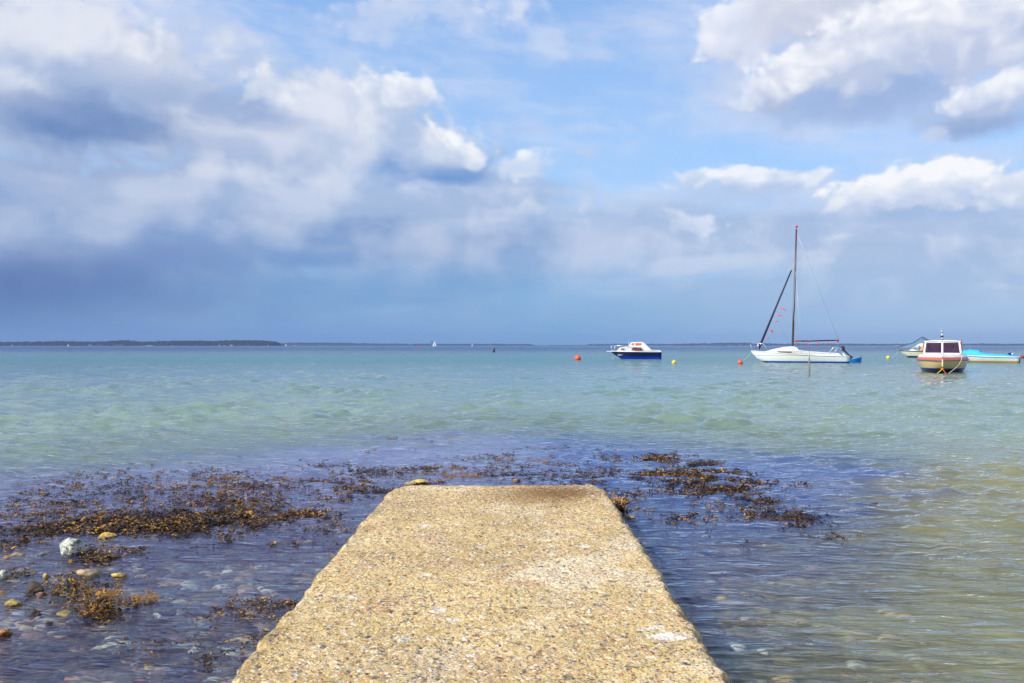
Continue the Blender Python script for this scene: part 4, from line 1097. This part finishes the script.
MB().tube([(cx(613.6), 0, cz(357)), (cx(612.4), 0, cz(359))], 0.03, 5).build('mooring_rope', P_ROPE, nc)

# --- white cruiser seen bow on --------------------------------------------------------------------
yw = 373.4; Df = F * H / (yw - HY); k = Df / F
X0 = 942.4
def fy(px): return (px - X0) * k
def fz(py): return (yw - py) * KZ
KZ = k
TH = math.atan((X0 - 512) / F)
k = k * math.cos(TH)
fb = empty('bow_on_cruiser', ((X0 - 512) * KZ, Df, 0), R(-90) - TH, 'white cabin boat seen bow on, dark windscreen panes over a red stripe', 'motor boat', 'boats at their moorings')
L = 5.2; FW = (968 - 916.6) * k * 1.07
hb, sh, bm_ = hull(L, FW, fz(361), fz(360.2), 0.34, 0.92, 0.7, full=3.2, flare=0.12)
for q in hb.v: q.x -= L                      # the stem is at x = 0, the stern behind
hm = hull_paint('cream hull over blue antifouling', (216, 192, 138), (18, 30, 92), fz(368.6), dirt=0.4)
hb.build('hull', hm, fb, True)
def shift(mb, d_):
    for q in mb.v: q.x += d_
    return mb
# bulwark: red stripe then white coaming up to the foredeck
def band(z0, z1, in0, in1):
    mb = MB(); secs = []
    for i in range(23):
        x = L * i / 22
        b0 = max(bm_(x) - in0, .01); b1 = max(bm_(x) - in1, .005)
        secs.append([(x - L - in1 * 1.2 * (x / L) ** 8, sg * b, z) for sg, b, z in ((-1, b0, z0), (-1, b1, z1), (1, b1, z1), (1, b0, z0))])
    for sg in (0, 2):
        k_ = len(mb.v)
        mb.loft([s_[sg:sg + 2] for s_ in secs])
    return mb
band(fz(360.9), fz(360.1), -.03, -.03).build('rub_rail', paint('grey rubbing strake', (96, 92, 88), 0.6, 0.2), fb, True)
band(fz(360.1), fz(357.4), -.01, .05).build('red_stripe', paint('faded red stripe', (206, 92, 78), 0.4, 0.15, dc=(180, 120, 100)), fb, True)
band(fz(357.4), fz(355.4), .05, .10).build('bulwark', W_GEL, fb, True)
mb = MB(); secs = []
for i in range(23):
    x = L * i / 22; b = max(bm_(x) - .10, .004)
    secs.append([(x - L - .12 * (x / L) ** 8, b * q, fz(355.4) + 0.10 * (1 - q * q)) for q in (-1, -.6, -.2, .2, .6, 1)])
mb.loft(secs).build('foredeck', W_GEL, fb, True)
# wheelhouse
wt_, wb_ = (961.2 - 924.6) / 2 * k, (963.0 - 922.8) / 2 * k
zt, zb_ = fz(341.6), fz(354.4)
xf0, xf1 = -1.55, -1.95       # front face leans back
mb = MB()
n_ = 9
def arch(x, w_, z, c=0.05): return [(x, -w_ + 2 * w_ * j / n_, z + c * (1 - (2 * j / n_ - 1) ** 2)) for j in range(n_ + 1)]
secs = [arch(xf1 + .06, wt_ + .03, zt, .06), arch(xf1 - 1.9, wt_ + .03, zt, .07)]
top0 = MB()
for dz_ in (0,):
    a = arch(xf1 + .08, wt_ + .04, zt - .02, .05); b_ = arch(xf1 + .08, wt_ + .04, zt + .035, .05)
    c_ = arch(xf1 - 1.9, wt_ + .04, zt + .035, .06); d_ = arch(xf1 - 1.9, wt_ + .04, zt - .02, .06)
    top0.loft([a, b_, c_, d_, a])
ro = top0.build('roof', W_GEL, fb, True)
P1 = lambda q, t: Vector((xf0 + (xf1 - xf0) * t, q * (wb_ + (wt_ - wb_) * t), zb_ + (zt - zb_) * t))
fm = MB()
for q in (-0.955, 0.0, 0.955):
    fm.tube([P1(q, 0), P1(q, 1)], 0.05, 6)
fm.tube([P1(-.97, 0.02), P1(.97, 0.02)], 0.06, 6).tube([P1(-.97, .97), P1(.97, .97)], 0.05, 6)
fr_ = fm.build('windscreen_frame', W_GEL, fb, True)
gm = smoke_glass('dark plum windscreen', (60, 34, 50), (46, 26, 40))
for a_, b_ in ((-.93, -.035), (.035, .93)):
    mb = MB(); nrm = Vector((0.02, 0, 0))
    c4 = [P1(a_, .05), P1(b_, .05), P1(b_, .94), P1(a_, .94)]
    mb.loft([[p - nrm for p in c4], [p + nrm * .3 for p in c4]], closed=True, caps=True)
    mb.build('windscreen_pane', gm, fr_)
mb = MB().prism([(xf0 - .02, zb_), (xf1 - .02, zt), (xf1 - 1.8, zt), (xf1 - 1.8, zb_)], lambda x, z: (wb_ + (wt_ - wb_) * (z - zb_) / (zt - zb_)) - .03)
mb.v = [q + Vector((-.06, 0, 0)) for q in mb.v]
mb.build('wheelhouse', W_GEL, fb)
DR = paint('dark red post', (150, 34, 30), 0.5, 0.2)
for px_0, py_t in ((961.2, 340.2), (923.6, 342.4)):
    MB().tube([(-1.62, fy(px_0) * 1.04, fz(355.2)), (-2.0, fy(px_0) * 1.03, fz(py_t))], 0.035, 6).build('corner_post', DR, fb)
MB().tube([(-2.3, fy(941.9), fz(341.4)), (-2.3, fy(941.9), fz(331))], 0.035, 6, 0.025).build('signal_mast', W_RAIL, fb, True)
for hy_, hr_ in ((336.0, .085), (340.2, .09)):
    MB().ball((-2.3, fy(942), fz(hy_)), hr_, .7, 10, 8).build('horn', P_BLACK, fb, True)
MB().ball((-2.3, fy(941.7), fz(330.6)), 0.075, 1.15, 10, 8).build('masthead_lamp', paint('grey green lamp', (150, 160, 150), 0.3, 0.2), fb, True)
MB().tube([(-2.3, fy(940.4), fz(329.2)), (-2.3, fy(941.8), fz(332.4)), (-2.3, fy(943.2), fz(329.2))], 0.02, 5).build('lamp_bracket', DR, fb)
MB().box((.02, 0, fz(363)), (.05, .05, fz(359.4) - fz(366.5))).build('stem_band', paint('cream stem', (226, 216, 176), .4, .3), fb)
MB().ball((-.02, 0, fz(368.8)), 0.06, .8, 8, 6).build('bow_eye', P_ORR, fb)
MB().tube([(0, 0, fz(368.4)), (.25, -.08, fz(370.6)), (.5, -.24, fz(373.6))], .018, 5).build('bow_line', P_YEL, fb)
MB().tube([(0, 0, fz(368.4)), (.25, .07, fz(371)), (.45, .17, fz(373.4))], .014, 5).build('anchor_line', P_ORR, fb)
MB().tube([(-.9, fy(962.3), fz(355.2)), (-.75, fy(961.4), fz(360.5)), (-.3, fy(958.4), fz(365.5)), (.1, fy(953), fz(370)), (.4, fy(948.8), fz(372.9))], .016, 5).build('mooring_rope', P_ROPE, fb)

# --- boat with grey awning behind it --------------------------------------------------------------
ab, kxa, kza, Da = moor('awning_boat', 946, 899, 357.6, 'small white boat under a grey peaked awning, half hidden behind the bow on cruiser', 'motor boat')
def ax_(px): return (946 - px) * kxa
def az2(py): return (357.6 - py) * kza
L = ax_(899)
hb, sh, bm_ = hull(L, 2.2, az2(351.4), az2(350.2), 0.3, 0.85, 0.8, full=2.2)
hb.build('hull', hull_paint('cream hull, dark blue below', (218, 212, 180), (14, 30, 84), az2(355.9), dirt=0.25), ab, True)
deck(L, sh, bm_).build('deck', W_GEL, ab, True)
rub(L, sh, bm_, 0.05, -0.04).build('rub_rail', paint('grey strake', (84, 82, 92), 0.6, 0.1), ab, True)
prof = [(ax_(908), az2(351.2)), (ax_(914), az2(347)), (ax_(919.5), az2(343.6)), (ax_(924), az2(343.4)), (ax_(938), az2(349)), (ax_(938), az2(351.4))]
def wf(x, z): return max(0.05, min(bm_(x) - 0.15, 0.9) - 0.18 * max(0, z - az2(350)))
cab = MB().prism(prof, wf).build('cabin', W_GEL, ab, False, 0.03)
panes('side_window', [(ax_(915.5), az2(349)), (ax_(919.4), az2(345.2)), (ax_(920.2), az2(345.2)), (ax_(917.5), az2(349))], smoke_glass('pale window', (150, 170, 190)), wf, cab)
panes('orange_panel', [(ax_(920), az2(349.8)), (ax_(923.4), az2(344)), (ax_(925), az2(344)), (ax_(925), az2(349.8))], paint('orange panel', (246, 146, 24), 0.5, 0.1), wf, cab)
CV = paint('grey awning cloth', (92, 116, 138), 0.85, 0.4, dc=(64, 92, 100))
ridge = [(897.4, 347.6), (905, 345.2), (912, 343.2), (917, 340.4), (920.4, 338), (922, 337.2), (924, 337.8), (930, 341), (940, 344)]
mb = MB(); secs = []
for i, (x, y) in enumerate(ridge):
    z = az2(y); zb2_ = az2(347.9 + min(3, i) * .4); w_ = .05 + .8 * min(1, i / 3)
    secs.append([(ax_(x), -w_, min(zb2_, z - .02)), (ax_(x), -w_ * .5, z * .55 + zb2_ * .45), (ax_(x), 0, z), (ax_(x), w_ * .5, z * .55 + zb2_ * .45), (ax_(x), w_, min(zb2_, z - .02))])
k0 = MB().loft(secs)
sol = MB(); sol.v = list(k0.v); sol.f = list(k0.f)
aw = sol.build('awning', CV, ab, True)
md = aw.modifiers.new('thick', 'SOLIDIFY'); md.thickness = 0.02
MB().tube([(ax_(x), 0, az2(y) + .01) for x, y in ridge], 0.045, 5).tube([(ax_(922), 0, az2(351)), (ax_(922), 0, az2(337.2))], .03, 5).build('awning_pole', paint('dark awning edge', (54, 70, 76), 0.7, 0.1), aw)
MB().tube([(ax_(898.6), 0, az2(351.5)), (ax_(894), 0, az2(356)), (ax_(891), 0, az2(358))], .02, 4).build('mooring_rope', P_ROPE, ab)

# --- low boat under a blue cover ------------------------------------------------------------------
cb, kxr, kzr, Dr = moor('covered_boat', 1018.4, 956, 362.4, 'low white open boat under a light blue cover, stern towards the right edge', 'motor boat', flip=True)
def rx_(px): return (px - 1018.4) * kxr
def rz_(py): return (362.4 - py) * kzr
L = (1018.4 - 956) * kxr
hb, sh, bm_ = hull(L, 2.0, rz_(356.8), rz_(355.0), 0.25, 0.85, 0.8, full=2.4)
for q in hb.v: q.x *= -1
hb.build('hull', hull_paint('white hull with ochre boot top', (232, 228, 222), (204, 156, 52), rz_(360.7), dirt=0.2), cb, True)
ru = rub(L, sh, bm_, 0.035)
for q in ru.v: q.x *= -1
ru.build('rub_rail', W_GEL, cb, True)
CB = paint('light blue boat cover', (52, 172, 232), 0.75, 0.25, dc=(20, 120, 190))
prof = [(958, 353.5), (964.8, 350.2), (970, 349.6), (978, 349.9), (981, 351.6), (984.5, 353.0), (995, 353.9), (1006, 354.5), (1017.4, 355.6)]
secs = []
for x, y in prof:
    xx = rx_(x); b_ = max(.03, bm_(-xx) + .02); zt_ = rz_(y); zl = sh(-xx) - .06
    secs.append([(xx, q * b_, zl + (zt_ - zl) * h_) for q, h_ in ((-1, 0), (-1.0, .25), (-.86, .72), (-.5, .93), (0, 1), (.5, .93), (.86, .72), (1.0, .25), (1, 0))])
MB().loft(secs, caps=True).build('boat_cover', CB, cb, True)
NV = paint('navy fitting', (26, 34, 92), 0.6, 0.1)
MB().box((rx_(980.6), -.3, rz_(352.2)), (.2, .2, .22), .7).build('cleat', NV, cb)
MB().ball((rx_(1009.4), -.2, rz_(353.6)), .14, .7, 10, 6).build('fender', NV, cb, True)
MB().ball((rx_(1011.9), -.2, rz_(353.8)), .07, 1.0, 8, 6).build('stern_light', W_GEL, cb, True)
MB().tube([(rx_(970), 0, rz_(350)), (rx_(970), 0, rz_(348.2))], .03, 5).build('lamp_post', W_RAIL, cb)
eo = MB().box((rx_(1018.9), 0, rz_(359.4)), (.14, .3, .26), .8).build('outboard_motor', P_BLACK, cb)
MB().tube([(rx_(1018.7), 0, rz_(359)), (rx_(1018.7), 0, rz_(363))], .05, 5).build('motor_leg', P_BLACK, eo)

# --- sails far out --------------------------------------------------------------------------------
M_SAIL = paint('white sailcloth', (240, 240, 236), 0.7, 0.0)
def far_sail(px, base, hpx, label):
    D = F * H / (base - HY); kk = D / F; hh_ = hpx * kk
    b = empty('distant_sailing_boat', ((px - 512) * kk, D, 0), R(15), label, 'sailing boat', 'sails on the horizon')
    hb, sh, bm_ = hull(hh_ * .62, hh_ * .2, hh_ * .08, hh_ * .1, .3, .8, .3, n=10, m_=5)
    shift(hb, -hh_ * .31); hb.build('hull', W_GEL, b, True)
    def sail(pts, belly, name):
        mb = MB(); rows = []
        (x0, z0), (x1, z1), (x2, z2) = pts
        for i in range(7):
            t = i / 6; ax, az_ = x0 + (x2 - x0) * t, z0 + (z2 - z0) * t; bx, bz = x1 + (x2 - x1) * t, z1 + (z2 - z1) * t
            fr_ = [(ax + (bx - ax) * s_ / 5, -belly * math.sin(s_ / 5 * PI) * (1 - t), az_ + (bz - az_) * s_ / 5) for s_ in range(6)]
            rows.append(fr_ + [(x, y + .05, z) for x, y, z in fr_[::-1]])
        mb.loft(rows, closed=True).build(name, M_SAIL, b, True)
    sail([(-hh_ * .34, hh_ * .16), (hh_ * .03, hh_ * .14), (0, hh_)], hh_ * .05, 'mainsail')
    sail([(hh_ * .04, hh_ * .14), (hh_ * .3, hh_ * .12), (hh_ * .02, hh_ * .86)], hh_ * .05, 'foresail')
    MB().tube([(0, 0, hh_ * .08), (0, 0, hh_ * 1.01)], .06, 5).build('mast', P_WIRE, b)
far_sail(434.9, 347.0, 6.6, 'largest distant white sail, right of the tiny orange buoy')
far_sail(472.3, 346.4, 2.6, 'small distant white sail between the largest distant sail and the dark leaning buoy')
far_sail(286.0, 346.4, 2.8, 'small distant white sail just right of the end of the wooded headland')
far_sail(68.3, 346.4, 2.6, 'tiny distant white sail in front of the wooded headland')

# ------------------------------------------------------------------ far shores
def shore(name, D, prof, base, depth, mat, seed, rough=2.0):
    kk = D / F
    xs = np.linspace(prof[0][0], prof[-1][0], 260)
    hy = np.interp(xs, [p[0] for p in prof], [p[1] for p in prof])
    X = (xs - 512) * kk
    hz_ = (HY - hy) * kk + H
    rows = np.linspace(0, 1, 16)
    R_, XX = np.meshgrid(rows, X, indexing='ij')
    shape = np.where(R_ < .12, R_ / .12 * .35, np.where(R_ < .5, .35 + (R_ - .12) / .38 * .65, 1 - (R_ - .5) / .5 * 1.1))
    Z = shape * hz_[None, :] + rough * fbm(XX * 0.02, R_ * 6, 3, seed) * (R_ > .05) * (R_ < .95) * np.clip(hz_[None, :] / 12, 0, 1)
    Z[0] = -1.5; Z[-1] = -1.5
    Z[:, 0] = -1.5; Z[:, -1] = -1.5
    Y = D + R_ * depth + 30 * fbm(XX * 0.004, R_ * 0, 2, seed + 5)
    o = link(name, grid_mesh(name, XX, Y, Z), mat); tag(o, kind='structure')
    return X, hz_
m, n, out = material('fields and low cliffs')
p = geopos(n); z = n.sep(p)[2]
g = n.noise(n.v('MULTIPLY', p, (1, 1, 2.0)), 0.006, 4.0, 0.6)
c = n.mix(n.rng(g, 0.54, 0.62), lin(34, 42, 32), lin(160, 116, 78))
c = n.mix(n.rng(z, 9.0, 4.0), c, n.mix(n.rng(n.noise(p, 0.008, 3.0), .56, .62), lin(30, 38, 32), lin(190, 140, 104)))
finish(n, out, c, 0.95, spec=0.1)
prof1 = [(-420, 343.5), (-200, 342), (-60, 343), (0, 342.6), (20, 342.3), (40, 342.2), (60, 342.6), (80, 342.0), (92, 341.2), (105, 342.2), (113, 343), (125, 342.2), (150, 341.4), (170, 341.4), (190, 341.7), (205, 341.2), (215, 340.8), (226, 341.2), (245, 341.7), (258, 342.6), (262, 344.6)]
D1 = 3600
X1, H1 = shore('headland', D1, prof1, 345.6, 520, m, 3)
prof2 = [(255, 344.8), (275, 343.4), (300, 343.2), (330, 343.4), (360, 344), (400, 344.4), (440, 344.6), (470, 344.3), (500, 344.6), (560, 345.0), (600, 344.7), (640, 344.4), (680, 344.5), (712, 343.6), (740, 343.1), (765, 343.5), (790, 344.3), (850, 344.3), (900, 344.6), (940, 344.2), (975, 344.6), (1000, 344.1), (1030, 344.5), (1100, 344.2), (1300, 343.5)]
X2, H2 = shore('distant_shore_hills', 6600, prof2, 345.6, 500, m, 8, 3.0)
def woods(X, Hh, D, dens, seed, sz_):
    r = random.Random(seed); cs, fs = [], []
    base = bmesh.new(); bmesh.ops.create_icosphere(base, subdivisions=1, radius=1.0)
    tv = [v_.co.copy() for v_ in base.verts]; tf = [[q.index for q in f.verts] for f in base.faces]; base.free()
    for i in range(dens):
        j = r.randrange(len(X) - 1); x = X[j] + r.random() * (X[1] - X[0]); h_ = Hh[j]
        if h_ < 8: continue
        px = x / D * F + 512
        if D < 5000 and (84 < px < 118 or 226 < px < 250) and r.random() < .75: rr = r.uniform(.4, .6)
        else: rr = r.uniform(.02, .6)
        s_ = sz_ * r.uniform(.5, 1.7)
        z = h_ * (rr / .12 * .35 if rr < .12 else .35 + (rr - .12) / .38 * .65) if rr < .5 else h_
        z = min(z, h_) - s_ * .15
        k0 = len(cs)
        for t in tv:
            q = 1 + .25 * r.uniform(-1, 1)
            cs.append((x + t.x * s_ * q, D + rr * 500 + t.y * s_, z + t.z * s_ * .75 * q))
        fs += [[k0 + q for q in f] for f in tf]
    me = bpy.data.meshes.new('woods'); me.from_pydata(cs, [], fs); return me
m, n, out = material('far woodland')
finish(n, out, n.mix(n.noise(geopos(n), 0.03, 4.0, .6), lin(16, 24, 22), lin(34, 44, 34)), 0.95, spec=0.1)
tag(link('woods', woods(X1, H1, D1, 5200, 1, 7.5), m), 'dark woodland covering the headland on the left horizon', 'woods', kind='stuff')
tag(link('woods', woods(X2, H2, 6600, 5200, 2, 9.0), m), 'thin line of far woods along the horizon', 'woods', kind='stuff')
kk = 6500 / F
b = empty('far_tower', ((431.2 - 512) * kk, 6560, 0), 0, 'faint grey tower on the far shore, just left of the largest distant sail', 'tower')
MB().box((0, 0, 18), (12, 12, 36), .8).build('shaft', paint('far grey concrete', (96, 100, 110), .9, 0), b)
MB().box((0, 0, 38), (14, 14, 5)).build('head', paint('far dark roof', (76, 80, 92), .9, 0), b)

# ------------------------------------------------------------------ air
hz_me = bpy.data.meshes.new('haze')
bm = bmesh.new(); bmesh.ops.create_cube(bm, size=1.0)
for v_ in bm.verts:
    v_.co = Vector((v_.co.x * 15800, v_.co.y * 15800, -7.5 + (v_.co.z + .5) * 107.5))
bm.to_mesh(hz_me); bm.free()
m, n, out = material('sea air')
pv = n.node('ShaderNodeVolumePrincipled')
pv.inputs['Color'].default_value = (0.32, 0.48, 0.80, 1)
pv.inputs['Density'].default_value = 0.0001
pv.inputs['Anisotropy'].default_value = 0.0
n.put(out.inputs['Volume'], pv.outputs[0])
tag(link('haze', hz_me, m, smooth=False), kind='stuff')
